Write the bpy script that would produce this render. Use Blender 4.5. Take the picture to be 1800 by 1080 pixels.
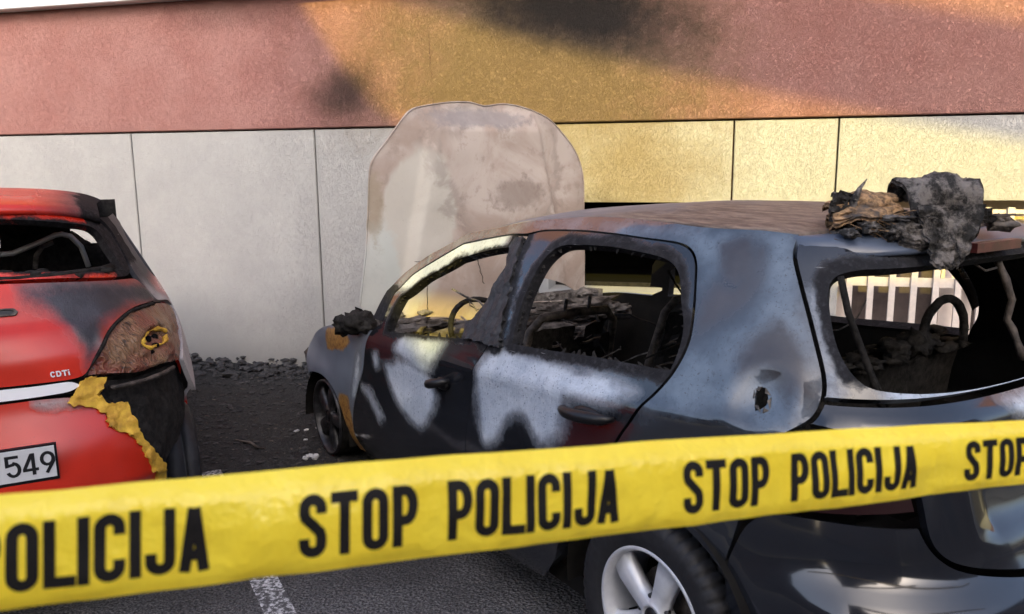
import bpy, bmesh, math, random
import numpy as np
from mathutils import Vector, Matrix, noise as mnoise
from mathutils.geometry import delaunay_2d_cdt
random.seed(7); rng = np.random.default_rng(7)
sc = bpy.context.scene
col = sc.collection
for o in list(bpy.data.objects): bpy.data.objects.remove(o)

# ------------------------------------------------------------------ camera
PITCH, ROLL, CAMH = 0.17681, 0.0100, 1.6136
fw = Vector((0, math.cos(PITCH), -math.sin(PITCH))); rt0 = Vector((1, 0, 0)); up0 = rt0.cross(fw)
rt = rt0*math.cos(ROLL) - up0*math.sin(ROLL); up = rt0*math.sin(ROLL) + up0*math.cos(ROLL)
cam = bpy.data.cameras.new('camera'); camo = bpy.data.objects.new('camera', cam); col.objects.link(camo)
camo.matrix_world = Matrix(((rt.x, up.x, -fw.x, 0), (rt.y, up.y, -fw.y, 0), (rt.z, up.z, -fw.z, CAMH), (0, 0, 0, 1)))
cam.sensor_width = 36; cam.lens = 28.57; cam.clip_start = .05; cam.clip_end = 2000
cam.dof.use_dof = True; cam.dof.focus_distance = 3.0; cam.dof.aperture_fstop = 6.5
sc.camera = camo
# ------------------------------------------------------------------ sky, sun, exposure
SUN_AZ, SUN_EL = math.radians(183), math.radians(30)          # azimuth clockwise from +Y
world = bpy.data.worlds.new('World'); sc.world = world; world.use_nodes = True
wn_ = world.node_tree; bg = wn_.nodes['Background']
sky = wn_.nodes.new('ShaderNodeTexSky'); sky.sky_type = 'NISHITA'; sky.sun_disc = False
sky.sun_elevation = SUN_EL; sky.sun_rotation = SUN_AZ; sky.air_density = .75; sky.dust_density = 4.0; sky.ozone_density = 1.0
wn_.links.new(sky.outputs[0], bg.inputs[0]); bg.inputs[1].default_value = 0.15
sun = bpy.data.lights.new('sun', 'SUN'); suno = bpy.data.objects.new('sun', sun); col.objects.link(suno)
sun.energy = 2.0; sun.angle = math.radians(.45); sun.color = (.88, .70, .09)
SUNV = Vector((math.sin(SUN_AZ)*math.cos(SUN_EL), math.cos(SUN_AZ)*math.cos(SUN_EL), math.sin(SUN_EL)))
suno.rotation_euler = SUNV.to_track_quat('Z', 'Y').to_euler()
sc.view_settings.view_transform = 'Standard'; sc.view_settings.look = 'None'
sc.view_settings.exposure = 1.97; sc.view_settings.gamma = 1.0; sc.cycles.max_bounces = 6; sc.cycles.diffuse_bounces = 3; sc.cycles.glossy_bounces = 3; sc.view_settings.use_curve_mapping = False

# ------------------------------------------------------------------ node helpers
class NT:
    def __init__(s, name):
        s.m = bpy.data.materials.new(name); s.m.use_nodes = True; s.t = s.m.node_tree
        s.b = s.t.nodes['Principled BSDF']
        s.co = s.t.nodes.new('ShaderNodeTexCoord')
    def n(s, typ, **kw):
        nd = s.t.nodes.new(typ)
        for k, v in kw.items(): setattr(nd, k, v)
        return nd
    def link(s, a, b): s.t.links.new(a, b)
    def put(s, sock, v):
        if hasattr(v, 'is_output'): s.link(v, sock)
        elif isinstance(v, (tuple, list)) and len(v) == 3 and sock.type == 'RGBA': sock.default_value = (*v, 1)
        else: sock.default_value = v
    def noise(s, scale, detail=4, rough=.6, vec=None, dist=0, out=0):
        nd = s.n('ShaderNodeTexNoise'); nd.inputs['Scale'].default_value = scale; nd.inputs['Detail'].default_value = detail
        nd.inputs['Roughness'].default_value = rough; nd.inputs['Distortion'].default_value = dist
        s.link(vec or s.co.outputs['Object'], nd.inputs['Vector']); return nd.outputs[out]
    def vor(s, scale, vec=None, feature='F1', out=0, rand=1):
        nd = s.n('ShaderNodeTexVoronoi', feature=feature); nd.inputs['Scale'].default_value = scale; nd.inputs['Randomness'].default_value = rand
        s.link(vec or s.co.outputs['Object'], nd.inputs['Vector']); return nd.outputs[out]
    def wave(s, scale, dist, vec=None, det=2):
        nd = s.n('ShaderNodeTexWave'); nd.inputs['Scale'].default_value = scale; nd.inputs['Distortion'].default_value = dist
        nd.inputs['Detail'].default_value = det; s.link(vec or s.co.outputs['Object'], nd.inputs['Vector']); return nd.outputs['Fac']
    def math(s, op, a, b=0., c=0., clamp=False):
        nd = s.n('ShaderNodeMath', operation=op, use_clamp=clamp)
        for i, v in enumerate((a, b, c)): s.put(nd.inputs[i], v)
        return nd.outputs[0]
    def rng(s, v, a, b, c=0., d=1., smooth=True):
        nd = s.n('ShaderNodeMapRange'); nd.interpolation_type = 'SMOOTHSTEP' if smooth else 'LINEAR'
        for i, x in enumerate((v, a, b, c, d)): s.put(nd.inputs[i], x)
        return nd.outputs[0]
    def mix(s, f, a, b, blend='MIX'):
        nd = s.n('ShaderNodeMix', data_type='RGBA', blend_type=blend)
        s.put(nd.inputs[0], f); s.put(nd.inputs[6], a); s.put(nd.inputs[7], b); return nd.outputs[2]
    def attr(s, name):
        return s.n('ShaderNodeAttribute', attribute_name=name).outputs['Fac']
    def sep(s, v=None):
        nd = s.n('ShaderNodeSeparateXYZ'); s.link(v or s.co.outputs['Object'], nd.inputs[0]); return nd.outputs
    def mapping(s, scale=(1, 1, 1), loc=(0, 0, 0), rot=(0, 0, 0)):
        nd = s.n('ShaderNodeMapping'); nd.inputs['Scale'].default_value = scale; nd.inputs['Location'].default_value = loc; nd.inputs['Rotation'].default_value = rot
        s.link(s.co.outputs['Object'], nd.inputs['Vector']); return nd.outputs[0]
    def bump(s, h, strength=.4, dist=.01, prev=None):
        nd = s.n('ShaderNodeBump'); nd.inputs['Strength'].default_value = strength; nd.inputs['Distance'].default_value = dist
        s.link(h, nd.inputs['Height'])
        if prev is not None: s.link(prev, nd.inputs['Normal'])
        return nd.outputs[0]
    def out(s, color=None, rough=None, metal=None, normal=None, spec=None, **kw):
        i = s.b.inputs
        if color is not None: s.put(i['Base Color'], color)
        if rough is not None: s.put(i['Roughness'], rough)
        if metal is not None: s.put(i['Metallic'], metal)
        if spec is not None: s.put(i['Specular IOR Level'], spec)
        if normal is not None: s.link(normal, i['Normal'])
        for k, v in kw.items(): s.put(i[k], v)
        return s.m
M = {}
def spot(m, X, Z, cx, cz, rx, rz, rot=0.):
    """soft elliptical stain 1 -> 0 round a point of the wall (wall coordinates in metres)"""
    dx = m.math('SUBTRACT', X, cx); dz = m.math('SUBTRACT', Z, cz); c, s_ = math.cos(rot), math.sin(rot)
    a = m.math('DIVIDE', m.math('ADD', m.math('MULTIPLY', dx, c), m.math('MULTIPLY', dz, s_)), rx)
    b = m.math('DIVIDE', m.math('SUBTRACT', m.math('MULTIPLY', dz, c), m.math('MULTIPLY', dx, s_)), rz)
    return m.math('SUBTRACT', 1.0, m.math('SQRT', m.math('ADD', m.math('MULTIPLY', a, a), m.math('MULTIPLY', b, b))))
def plaster(name, c1, c2, sootcol, worm):
    m = NT(name); x, y, z = m.sep(); n1 = m.noise(2.3, 4, .65); n2 = m.noise(14, 4, .7)
    colr = m.mix(m.rng(n1, .3, .7), c1, c2); colr = m.mix(m.rng(n2, .35, .75, 0, .22), colr, [c*.78 for c in c1])
    streak = m.noise(1.0, 4, .6, m.mapping((9, 9, .6)))
    colr = m.mix(m.rng(streak, .58, .85, 0, .16), colr, [c*.55 for c in c1])
    nz = m.math('MULTIPLY', m.math('SUBTRACT', n1, .5), .9); nf = m.math('MULTIPLY', m.math('SUBTRACT', n2, .5), .35)
    def msk(e, lo, hi, k): return m.math('MULTIPLY', m.rng(m.math('ADD', m.math('ADD', e, nz), nf), lo, hi), k)
    film = m.math('MAXIMUM', msk(spot(m, x, z, -1.35, 2.25, 1.55, 1.0, -.15), -.25, .65, .80), msk(spot(m, x, z, -.62, 1.55, .75, .55), -.2, .8, .80))
    film = m.math('MAXIMUM', film, msk(spot(m, x, z, -.62, 1.66, .50, .30, .3), -.1, .9, .85))
    dark = m.math('MAXIMUM', msk(spot(m, x, z, -1.0, 2.60, .95, .34, -.2), -.2, .75, .95), msk(spot(m, x, z, -2.74, 2.13, .34, .22, .15), -.35, .9, .75))
    dark = m.math('MAXIMUM', dark, msk(spot(m, x, z, -1.3, 1.2, .8, .25), -.2, .8, .8))
    tr = msk(spot(m, x, z, -3.7, 2.75, .7, .16), -.2, .9, .35); dark = m.math('MAXIMUM', dark, tr)
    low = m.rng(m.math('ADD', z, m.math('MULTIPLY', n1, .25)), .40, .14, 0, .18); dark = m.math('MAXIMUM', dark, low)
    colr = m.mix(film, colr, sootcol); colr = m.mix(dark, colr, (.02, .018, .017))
    wv = m.noise(1, 2, .5, m.mapping((44, 44, 36)), dist=2.8); ridg = m.math('ABSOLUTE', m.math('SUBTRACT', wv, .5))
    mask = m.math('MULTIPLY', m.rng(m.math('ADD', x, m.math('MULTIPLY', n1, .8)), -3.4, -2.2, .40, 1.), worm)
    h = m.math('ADD', m.math('MULTIPLY', ridg, mask), m.math('MULTIPLY', n2, .05))
    nb = m.bump(h, .95, .05)
    return m.out(colr, .9, normal=nb, spec=.2)
M['red_plaster'] = plaster('red plaster', (.385, .20, .17), (.335, .155, .13), (.165, .13, .062), 1.0)
M['cream_plaster'] = plaster('cream plaster', (.39, .385, .365), (.35, .345, .33), (.22, .165, .09), .40)
def plain(name, c, rough=.6, metal=0., n=0., scale=20, bump=0., c2=None, spec=.5, **kw):
    m = NT(name); nz = m.noise(scale, 5, .65)
    c2 = c2 or [x*(1-n) for x in c]
    colr = m.mix(m.rng(nz, .3, .7), c, c2)
    nb = m.bump(m.noise(scale*1.7, 6, .7), bump, .01) if bump else None
    return m.out(colr, rough, metal, nb, spec, **kw)
M['white_ledge'] = plain('white painted ledge', (.72, .73, .74), .5, n=.12, scale=6, bump=.1)
M['void'] = plain('soot black room', (.006, .006, .006), .95, spec=.1)
M['grille'] = plain('white painted grille', (.56, .50, .46), .45, n=.15, scale=30)
M['curtain'] = plain('dusty mauve curtain', (.075, .056, .056), .8, n=.5, scale=5, bump=.3)
M['beige_board'] = plain('beige shutter board', (.55, .44, .30), .6, n=.2, scale=12)
M['pale_panel'] = plain('pale window panel', (.62, .54, .50), .5, n=.12, scale=8)
M['crack'] = plain('crack', (.05, .025, .02), .95)
M['facade'] = plain('opposite facade brick', (.10, .085, .075), .85, n=.25, scale=1.2)  # surface of the added unseen blocks that shade the yard and darken reflections
M['facade_glass'] = plain('opposite window glass', (.03, .04, .05), .12)
# asphalt
m = NT('asphalt'); n1 = m.noise(1.3, 5, .6); v = m.vor(70); fine = m.noise(105, 4, .8)
x, y, z = m.sep()
c = m.mix(m.rng(fine, .40, .62), (.022, .022, .024), (.22, .215, .215)); c = m.mix(m.rng(m.noise(90, 2, .5), .60, .78), c, (.26, .25, .24))
burnt = m.rng(m.math('ADD', y, m.math('MULTIPLY', m.math('SUBTRACT', n1, .5), 1.6)), 2.6, 3.5)
c = m.mix(m.math('MULTIPLY', burnt, m.rng(m.noise(9, 5, .7), .2, .62, 1., .78)), c, (.009, .0085, .008))
h = m.math('ADD', m.math('MULTIPLY', fine, .6), m.math('MULTIPLY', v, .9))
M['asphalt'] = m.out(c, m.rng(fine, .3, .7, .72, .95), normal=m.bump(h, 1.0, .02), spec=.3)
m = NT('worn road paint'); wearn = m.noise(60, 5, .75); wear2 = m.noise(4, 3, .6)
c = m.mix(m.rng(m.math('ADD', wearn, m.math('MULTIPLY', wear2, .3)), .56, .70), (.62, .62, .63), (.07, .07, .072))
M['road_paint'] = m.out(c, .8, normal=m.bump(m.noise(200, 4, .7), .9, .01))
# burnt car paint: every stain or painted sunlit zone is an attribute of the panel (metres inside its edge)
def burnt_paint(name, base, basrough, ashc1, ashc2, dkc, charc=(.016, .016, .018), dksoft=.016, rimk=.45, ashsoft=.030, ashrough=.62, coat=0., bumpk=.5):
    m = NT(name); w1 = m.noise(6, 4, .6); w2 = m.noise(42, 5, .72); w3 = m.noise(2.2, 3, .6)
    w4 = m.noise(1, 4, .7, m.mapping((70, 70, 9)))                               # vertical run marks
    hf = m.math('MULTIPLY', m.math('SUBTRACT', w2, .5), .034)
    wob = m.math('ADD', m.math('MULTIPLY', m.math('SUBTRACT', w1, .5), .070), hf)
    def mk(a, soft): return m.rng(m.math('ADD', m.attr(a), wob), -soft, soft)
    ash, dk, rust, char = mk('ash', ashsoft), mk('dk', dksoft), mk('rust', .008), mk('char', .010)
    ac = m.mix(m.rng(w1, .3, .7), ashc1, ashc2); ac = m.mix(m.rng(w2, .53, .72, 0, .55), ac, [q*.5 for q in ashc1]); ac = m.mix(m.rng(w4, .52, .72, 0, .40), ac, [q*.62 for q in ashc1])
    rim = m.rng(m.math('ABSOLUTE', m.math('ADD', m.attr('ash'), wob)), .0, .028, rimk, 0.)
    c = m.mix(m.rng(w3, .35, .7, 0, .5), base, [q*1.7+.003 for q in base]); c = m.mix(ash, c, ac); c = m.mix(rim, c, (.022, .021, .023))
    c = m.mix(dk, c, m.mix(m.rng(w1, .3, .7), dkc, [q*.5 for q in dkc]))
    rc = m.mix(m.rng(w2, .35, .65), (.42, .24, .06), (.16, .065, .02)); c = m.mix(rust, c, rc)
    c = m.mix(char, c, m.mix(m.rng(w2, .45, .75), charc, [q*2.2+.006 for q in charc]))
    sp = m.rng(m.noise(120, 2, .6), .64, .69); dirty = m.math('MAXIMUM', m.math('MAXIMUM', ash, dk), char)
    c = m.mix(m.math('MULTIPLY', m.math('MULTIPLY', sp, .65), m.rng(dirty, 0, 1, .25, 1.)), c, (.025, .022, .021))
    scr = m.rng(m.noise(1, 3, .6, m.mapping((8, 8, 120), rot=(.2, .5, .1))), .70, .76); c = m.mix(m.math('MULTIPLY', scr, m.math('MULTIPLY', dirty, .35)), c, [min(.6, q*1.5) for q in ashc2])
    ro = m.rng(m.math('MAXIMUM', m.math('MAXIMUM', m.math('MULTIPLY', ash, ashrough), char), m.math('MULTIPLY', dk, .6)), 0, 1, basrough, .8, smooth=False)
    hb = m.math('ADD', m.math('MULTIPLY', m.math('MULTIPLY', w2, dirty), .9), m.math('MULTIPLY', m.math('MULTIPLY', w1, dirty), .3))
    if coat:
        m.put(m.b.inputs['Coat Weight'], m.rng(char, 0, 1, coat, 0., smooth=False)); m.b.inputs['Coat Roughness'].default_value = .06
    return m.out(c, ro, normal=m.bump(hb, bumpk, .012), spec=m.rng(m.math('MAXIMUM', char, m.math('MULTIPLY', ash, .4)), 0, 1, .5, .08, smooth=False))
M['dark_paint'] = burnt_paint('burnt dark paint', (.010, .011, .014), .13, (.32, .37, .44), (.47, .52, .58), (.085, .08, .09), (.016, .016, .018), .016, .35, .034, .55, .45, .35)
M['quarter_paint'] = burnt_paint('scorched quarter panel paint', (.014, .016, .020), .08, (.048, .064, .086), (.11, .14, .175), (.036, .031, .034), (.016, .016, .018), .03, .0, .045, .20, .9, .16)
M['grey_paint'] = burnt_paint('burnt grey fender', (.11, .135, .17), .42, (.28, .33, .39), (.38, .42, .46), (.08, .08, .09))
M['rail_paint'] = burnt_paint('scorched roof paint', (.19, .20, .23), .45, (.36, .37, .40), (.45, .45, .47), (.09, .085, .09))
M['blue_paint'] = burnt_paint('scorched blue grey paint', (.045, .058, .085), .28, (.25, .30, .37), (.40, .45, .51), (.085, .08, .09))
M['red_paint'] = burnt_paint('red car paint', (.40, .020, .009), .24, (.46, .42, .40), (.30, .28, .28), (.035, .035, .045), (.012, .011, .012), .055, .25)
M['char'] = plain('charred black', (.008, .0075, .007), .85, n=.6, scale=35, bump=.8, c2=(.026, .024, .022), spec=.12)
M['wet_char'] = plain('melted black trim', (.007, .007, .008), .48, n=.6, scale=40, bump=.8, c2=(.028, .029, .033))
M['soot_skin'] = plain('sooty inner skin', (.008, .0078, .0075), .9, scale=12, bump=.3, c2=(.012, .011, .010), spec=.08)
M['burnt_metal'] = plain('burnt bare metal', (.12, .10, .085), .65, .3, scale=22, bump=.5, c2=(.02, .017, .015), spec=.3)
M['grey_ash_metal'] = plain('ash covered metal', (.20, .18, .16), .85, scale=24, bump=.7, c2=(.035, .03, .027), spec=.2)
M['dash_ash'] = plain('ashy burnt dashboard', (.15, .13, .112), .88, scale=14, bump=.8, c2=(.028, .023, .02), spec=.15)
M['alloy'] = plain('silver alloy', (.58, .59, .61), .38, .25, n=.1, scale=40)
M['burnt_alloy'] = plain('burnt alloy', (.055, .055, .06), .38, .6, scale=25, bump=.3, c2=(.02, .02, .022))
M['rubber'] = plain('tyre rubber', (.020, .020, .022), .62, spec=.3, n=.35, scale=30, bump=.15)
M['black_plastic'] = plain('black plastic', (.007, .007, .008), .42, n=.4, scale=20, spec=.35)
M['lamp_red'] = plain('dark red lamp lens', (.014, .004, .005), .5, spec=.08)
M['red_paint'].node_tree.nodes['Principled BSDF'].inputs['Specular IOR Level'].default_value = .35
M['brake_lens'] = plain('scorched brake light lens', (.11, .028, .028), .3, n=.6, scale=18)
M['chrome'] = plain('chrome strip', (.86, .86, .87), .3, .35)
M['plate_white'] = plain('plate white', (.66, .67, .68), .4, n=.06, scale=20)
M['ink'] = plain('plate ink', (.012, .012, .014), .45)
M['tape_ink'] = plain('tape ink', (.012, .010, .009), .6, n=.3, scale=60, spec=.2)
m = NT('foam'); n1 = m.noise(24, 5, .7); n2 = m.noise(9, 4, .6)
c = m.mix(m.rng(n1, .3, .7), (.62, .38, .035), (.42, .22, .02)); c = m.mix(m.rng(n2, .58, .72, 0, .8), c, (.10, .045, .015))
M['foam'] = m.out(c, .75, normal=m.bump(n1, .6, .012))
m = NT('melted tail light'); n1 = m.noise(18, 6, .7, dist=1.2); n2 = m.noise(5, 4, .6); n3 = m.wave(26, 9)
c = m.mix(m.rng(n2, .4, .62), (.17, .040, .024), (.20, .115, .06)); c = m.mix(m.rng(n1, .50, .62), c, (.03, .016, .012)); c = m.mix(m.rng(n3, .80, .96, 0, .35), c, (.40, .22, .12))
M['melted_light'] = m.out(c, .36, normal=m.bump(m.math('ADD', n1, m.math('MULTIPLY', n3, .35)), .7, .014))
m = NT('yellow tape'); n1 = m.noise(5, 4, .6, m.mapping((3, 3, 3))); n2 = m.noise(1, 3, .65, m.mapping((34, 34, 7)))
c = m.mix(m.rng(n1, .3, .7), (.93, .71, .05), (.86, .63, .035))
tb = m.b; M['tape'] = m.out(c, .30, normal=m.bump(m.math('ADD', n1, m.math('MULTIPLY', n2, .35)), .4, .02))
# raised hood: burnt to bare metal
m = NT('burnt hood metal'); n1 = m.noise(3.1, 6, .62, dist=.6); n2 = m.noise(13, 6, .7); n3 = m.noise(60, 4, .7); x, y, z = m.sep()
c = m.mix(m.rng(n1, .36, .62), (.42, .36, .31), (.31, .24, .195)); c = m.mix(m.rng(n2, .52, .64, 0, .5), c, (.25, .195, .16))
pale = m.rng(m.math('ADD', spot(m, y, z, .50, 1.28, .20, .42, .22), m.math('MULTIPLY', m.math('SUBTRACT', n1, .5), .9)), -.05, .12); c = m.mix(m.math('MULTIPLY', pale, .8), c, (.45, .425, .365))
pale2 = m.rng(m.math('ADD', spot(m, y, z, .70, 1.05, .12, .30, .1), m.math('MULTIPLY', m.math('SUBTRACT', n2, .5), .9)), -.05, .3); c = m.mix(m.math('MULTIPLY', pale2, .7), c, (.42, .45, .42))
edge_ = m.math('ABSOLUTE', m.math('ADD', spot(m, y, z, -.02, 1.62, .42, .38, 0), m.math('MULTIPLY', m.math('SUBTRACT', n1, .5), 1.2)))
c = m.mix(m.rng(edge_, .0, .12, .40, 0), c, (.16, .125, .105))
tb2 = m.rng(m.math('ADD', spot(m, y, z, -.10, 1.44, .22, .11, 0), m.math('MULTIPLY', m.math('SUBTRACT', n2, .5), 1.6)), 0, .5); c = m.mix(m.math('MULTIPLY', tb2, .5), c, (.15, .11, .09))
tb3 = m.rng(m.math('ADD', spot(m, y, z, .12, 1.84, .42, .07, 0), m.math('MULTIPLY', m.math('SUBTRACT', n2, .5), 1.6)), 0, .6); c = m.mix(m.math('MULTIPLY', tb3, .7), c, (.17, .155, .155))
tb4 = m.rng(m.math('ADD', spot(m, y, z, .71, 1.42, .06, .25, 0), m.math('MULTIPLY', m.math('SUBTRACT', n2, .5), 1.6)), 0, .6); c = m.mix(m.math('MULTIPLY', tb4, .65), c, (.24, .19, .12))
c = m.mix(m.rng(n3, .66, .75, 0, .5), c, (.12, .10, .09))
M['hood_metal'] = m.out(c, .72, normal=m.bump(m.math('ADD', m.math('MULTIPLY', n1, .5), m.math('MULTIPLY', n2, .18)), .35, .02))
# roof skin: grey scorched in front, brown ash scale at the back
m = NT('scorched roof skin'); x, y, z = m.sep(); n1 = m.noise(4, 5, .62); n2 = m.noise(38, 6, .75); n3 = m.noise(1, 4, .7, m.mapping((10, 34, 10)))
c = m.mix(m.rng(n1, .35, .65), (.22, .205, .205), (.12, .112, .12))
ashm = m.rng(m.math('ADD', x, m.math('MULTIPLY', m.math('SUBTRACT', n1, .5), 1.1)), .85, .30); br = m.mix(m.rng(n3, .35, .65), (.20, .15, .115), (.07, .05, .04))
c = m.mix(ashm, c, br); c = m.mix(m.rng(n2, .62, .70, 0, .9), c, (.018, .016, .016))
M['roof_skin'] = m.out(c, .6, normal=m.bump(m.math('MULTIPLY', n2, ashm), .7, .012))
# charred insulation
m = NT('charred insulation'); n1 = m.noise(16, 6, .75); n2 = m.noise(1, 5, .7, m.mapping((60, 14, 14)))
c = m.mix(m.rng(n1, .43, .60), (.012, .011, .010), (.15, .135, .125)); M['insulation'] = m.out(c, .92, normal=m.bump(n1, 1., .02))
m = NT('singed fibre'); n2 = m.noise(1, 5, .75, m.mapping((14, 60, 60))); n1 = m.noise(9, 4, .6)
c = m.mix(m.rng(n2, .35, .65), (.09, .055, .03), (.46, .28, .14)); c = m.mix(m.rng(n1, .58, .72), c, (.07, .06, .055)); M['fibre'] = m.out(c, .9, normal=m.bump(n2, .9, .015))
M['rubble'] = plain('charred rubble', (.012, .0115, .0115), .8, scale=14, bump=.5, c2=(.045, .042, .043))
M['white_rubble'] = plain('white ash lump', (.55, .54, .53), .85, n=.4, scale=40)

# ------------------------------------------------------------------ mesh helpers
def link(o, parent=None):
    col.objects.link(o)
    if parent is not None: o.parent = parent
    return o
def tag(o, label, cat, group=None):
    o['label'] = label; o['category'] = cat
    if group: o['group'] = group
    return o
def thing(name, label, cat, loc=(0, 0, 0), rz=0., group=None):
    o = bpy.data.objects.new(name, None); o.location = loc; o.rotation_euler = (0, 0, rz); link(o); return tag(o, label, cat, group)
def mk(name, v, f, mats, parent=None, smooth=True, midx=None, flat=None):
    me = bpy.data.meshes.new(name); me.from_pydata([tuple(map(float, p)) for p in v], [], [tuple(map(int, q)) for q in f])
    for mm in (mats if isinstance(mats, (list, tuple)) else [mats]): me.materials.append(M[mm])
    me.polygons.foreach_set('use_smooth', [smooth]*len(me.polygons))
    if midx is not None: me.polygons.foreach_set('material_index', list(midx))
    if flat is not None:
        sm = [True]*len(me.polygons)
        for i in flat: sm[i] = False
        me.polygons.foreach_set('use_smooth', sm)
    me.validate(); me.update()
    return link(bpy.data.objects.new(name, me), parent)
class MB:
    def __init__(s): s.v = []; s.f = []
    def add(s, v, f): o = len(s.v); s.v += [tuple(p) for p in v]; s.f += [tuple(i+o for i in q) for q in f]; return s
    def box(s, x0, x1, y0, y1, z0, z1):
        return s.add([(x0, y0, z0), (x1, y0, z0), (x1, y1, z0), (x0, y1, z0), (x0, y0, z1), (x1, y0, z1), (x1, y1, z1), (x0, y1, z1)],
                     [(0, 3, 2, 1), (4, 5, 6, 7), (0, 1, 5, 4), (1, 2, 6, 5), (2, 3, 7, 6), (3, 0, 4, 7)])
    def tube(s, pts, r, seg=8, jit=0.):
        pts = [Vector(p) for p in pts]; n = len(pts); rr = r if isinstance(r, (list, tuple)) else [r]*n; V = []; Fc = []
        pv = None
        for i, p in enumerate(pts):
            d = (pts[min(i+1, n-1)]-pts[max(i-1, 0)]).normalized()
            a = d.cross(Vector((0, 0, 1)) if abs(d.z) < .9 else Vector((1, 0, 0))).normalized() if pv is None else (pv-d*pv.dot(d)).normalized()
            pv = a; b = d.cross(a)
            for k in range(seg):
                t = 2*math.pi*k/seg; q = rr[i]*(1+jit*random.uniform(-1, 1)); V.append(tuple(p+a*math.cos(t)*q+b*math.sin(t)*q))
        for i in range(n-1):
            for k in range(seg): Fc.append((i*seg+k, i*seg+(k+1) % seg, (i+1)*seg+(k+1) % seg, (i+1)*seg+k))
        Fc.append(tuple(range(seg))[::-1]); Fc.append(tuple((n-1)*seg+k for k in range(seg)))
        return s.add(V, Fc)
    def lathe(s, prof, seg=48, cap=False, mod=None):   # axis = local y, profile (radius, y)
        V = []; Fc = []; n = len(prof)
        for k in range(seg):
            t = 2*math.pi*k/seg
            for j, (r, y) in enumerate(prof):
                q = r+(mod(k, j) if mod else 0); V.append((q*math.cos(t), y, q*math.sin(t)))
        for k in range(seg):
            for j in range(n-1): Fc.append((k*n+j, k*n+j+1, ((k+1) % seg)*n+j+1, ((k+1) % seg)*n+j))
        return s.add(V, Fc)
    def blob(s, c, r, sub=2, rough=.35, freq=2.5, seed=0., flat=0.):
        bm = bmesh.new(); bmesh.ops.create_icosphere(bm, subdivisions=sub, radius=1)
        V = []
        for v in bm.verts:
            p = v.co.copy(); q = 1+rough*mnoise.fractal(p*freq+Vector((seed*7.3, seed*3.1, seed)), 1, 2, 4)
            p = p*q; V.append((c[0]+p.x*r[0], c[1]+p.y*r[1], c[2]+p.z*r[2]))
        bm.verts.index_update(); s.add(V, [tuple(v.index for v in f.verts) for f in bm.faces]); bm.free(); return s
    def build(s, name, mat, parent=None, smooth=True): return mk(name, s.v, s.f, mat, parent, smooth)
# outline in a parameter plane -> curved panel with thickness
def resample(P, res, smooth=True):
    P = np.array(P, float); n = len(P); out = []; fix = []
    d1 = P-np.roll(P, 1, 0); d2 = np.roll(P, -1, 0)-P
    ang = np.abs((np.arctan2(d2[:, 1], d2[:, 0])-np.arctan2(d1[:, 1], d1[:, 0])+np.pi) % (2*np.pi)-np.pi); cor = ang > math.radians(52)
    for i in range(n):
        p1, p2 = P[i], P[(i+1) % n]; L = np.hypot(*(p2-p1)); k = max(1, int(round(L/res)))
        p0 = p1 if (cor[i] or not smooth) else P[i-1]; p3 = p2 if (cor[(i+1) % n] or not smooth) else P[(i+2) % n]
        L0 = max(np.hypot(*(p1-p0)), 1e-6); L3 = max(np.hypot(*(p3-p2)), 1e-6)
        m1 = (p2-p1) if cor[i] or not smooth else .5*((p2-p1)+(p1-p0)*min(1, L/L0)); m2 = (p2-p1) if cor[(i+1) % n] or not smooth else .5*((p2-p1)+(p3-p2)*min(1, L/L3))
        for j in range(k):
            fix.append(bool(cor[i]) and j == 0)
            t = j/k; out.append((2*t**3-3*t**2+1)*p1+(t**3-2*t**2+t)*m1+(-2*t**3+3*t**2)*p2+(t**3-t**2)*m2)
    out = np.array(out); fix = np.array(fix)
    if smooth:
        for _ in range(6):
            av = .5*out+.25*(np.roll(out, 1, 0)+np.roll(out, -1, 0)); out = np.where(fix[:, None], out, av)
    return out
def area(P): return .5*np.sum(P[:, 0]*np.roll(P[:, 1], -1)-np.roll(P[:, 0], -1)*P[:, 1])
def inset(P, d):
    s = 1 if area(P) > 0 else -1
    t = np.roll(P, -1, 0)-np.roll(P, 1, 0); t /= np.maximum(np.hypot(t[:, 0], t[:, 1]), 1e-9)[:, None]
    return P+d*s*np.stack([-t[:, 1], t[:, 0]], 1)
def inside(Q, P):
    x, y = Q[:, 0][:, None], Q[:, 1][:, None]; x1, y1 = P[:, 0], P[:, 1]; x2, y2 = np.roll(x1, -1), np.roll(y1, -1)
    with np.errstate(divide='ignore', invalid='ignore'):
        c = ((y1 > y) != (y2 > y)) & (x < (x2-x1)*(y-y1)/(y2-y1)+x1)
    return c.sum(1) % 2 == 1
def sdist(Q, P):
    a = P; b = np.roll(P, -1, 0); ab = b-a
    t = np.clip(((Q[:, None]-a)*ab).sum(2)/np.maximum((ab**2).sum(1), 1e-12), 0, 1)
    d = np.sqrt((((Q[:, None]-(a+t[..., None]*ab))**2).sum(2)).min(1)); return np.where(inside(Q, P), d, -d)
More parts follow.
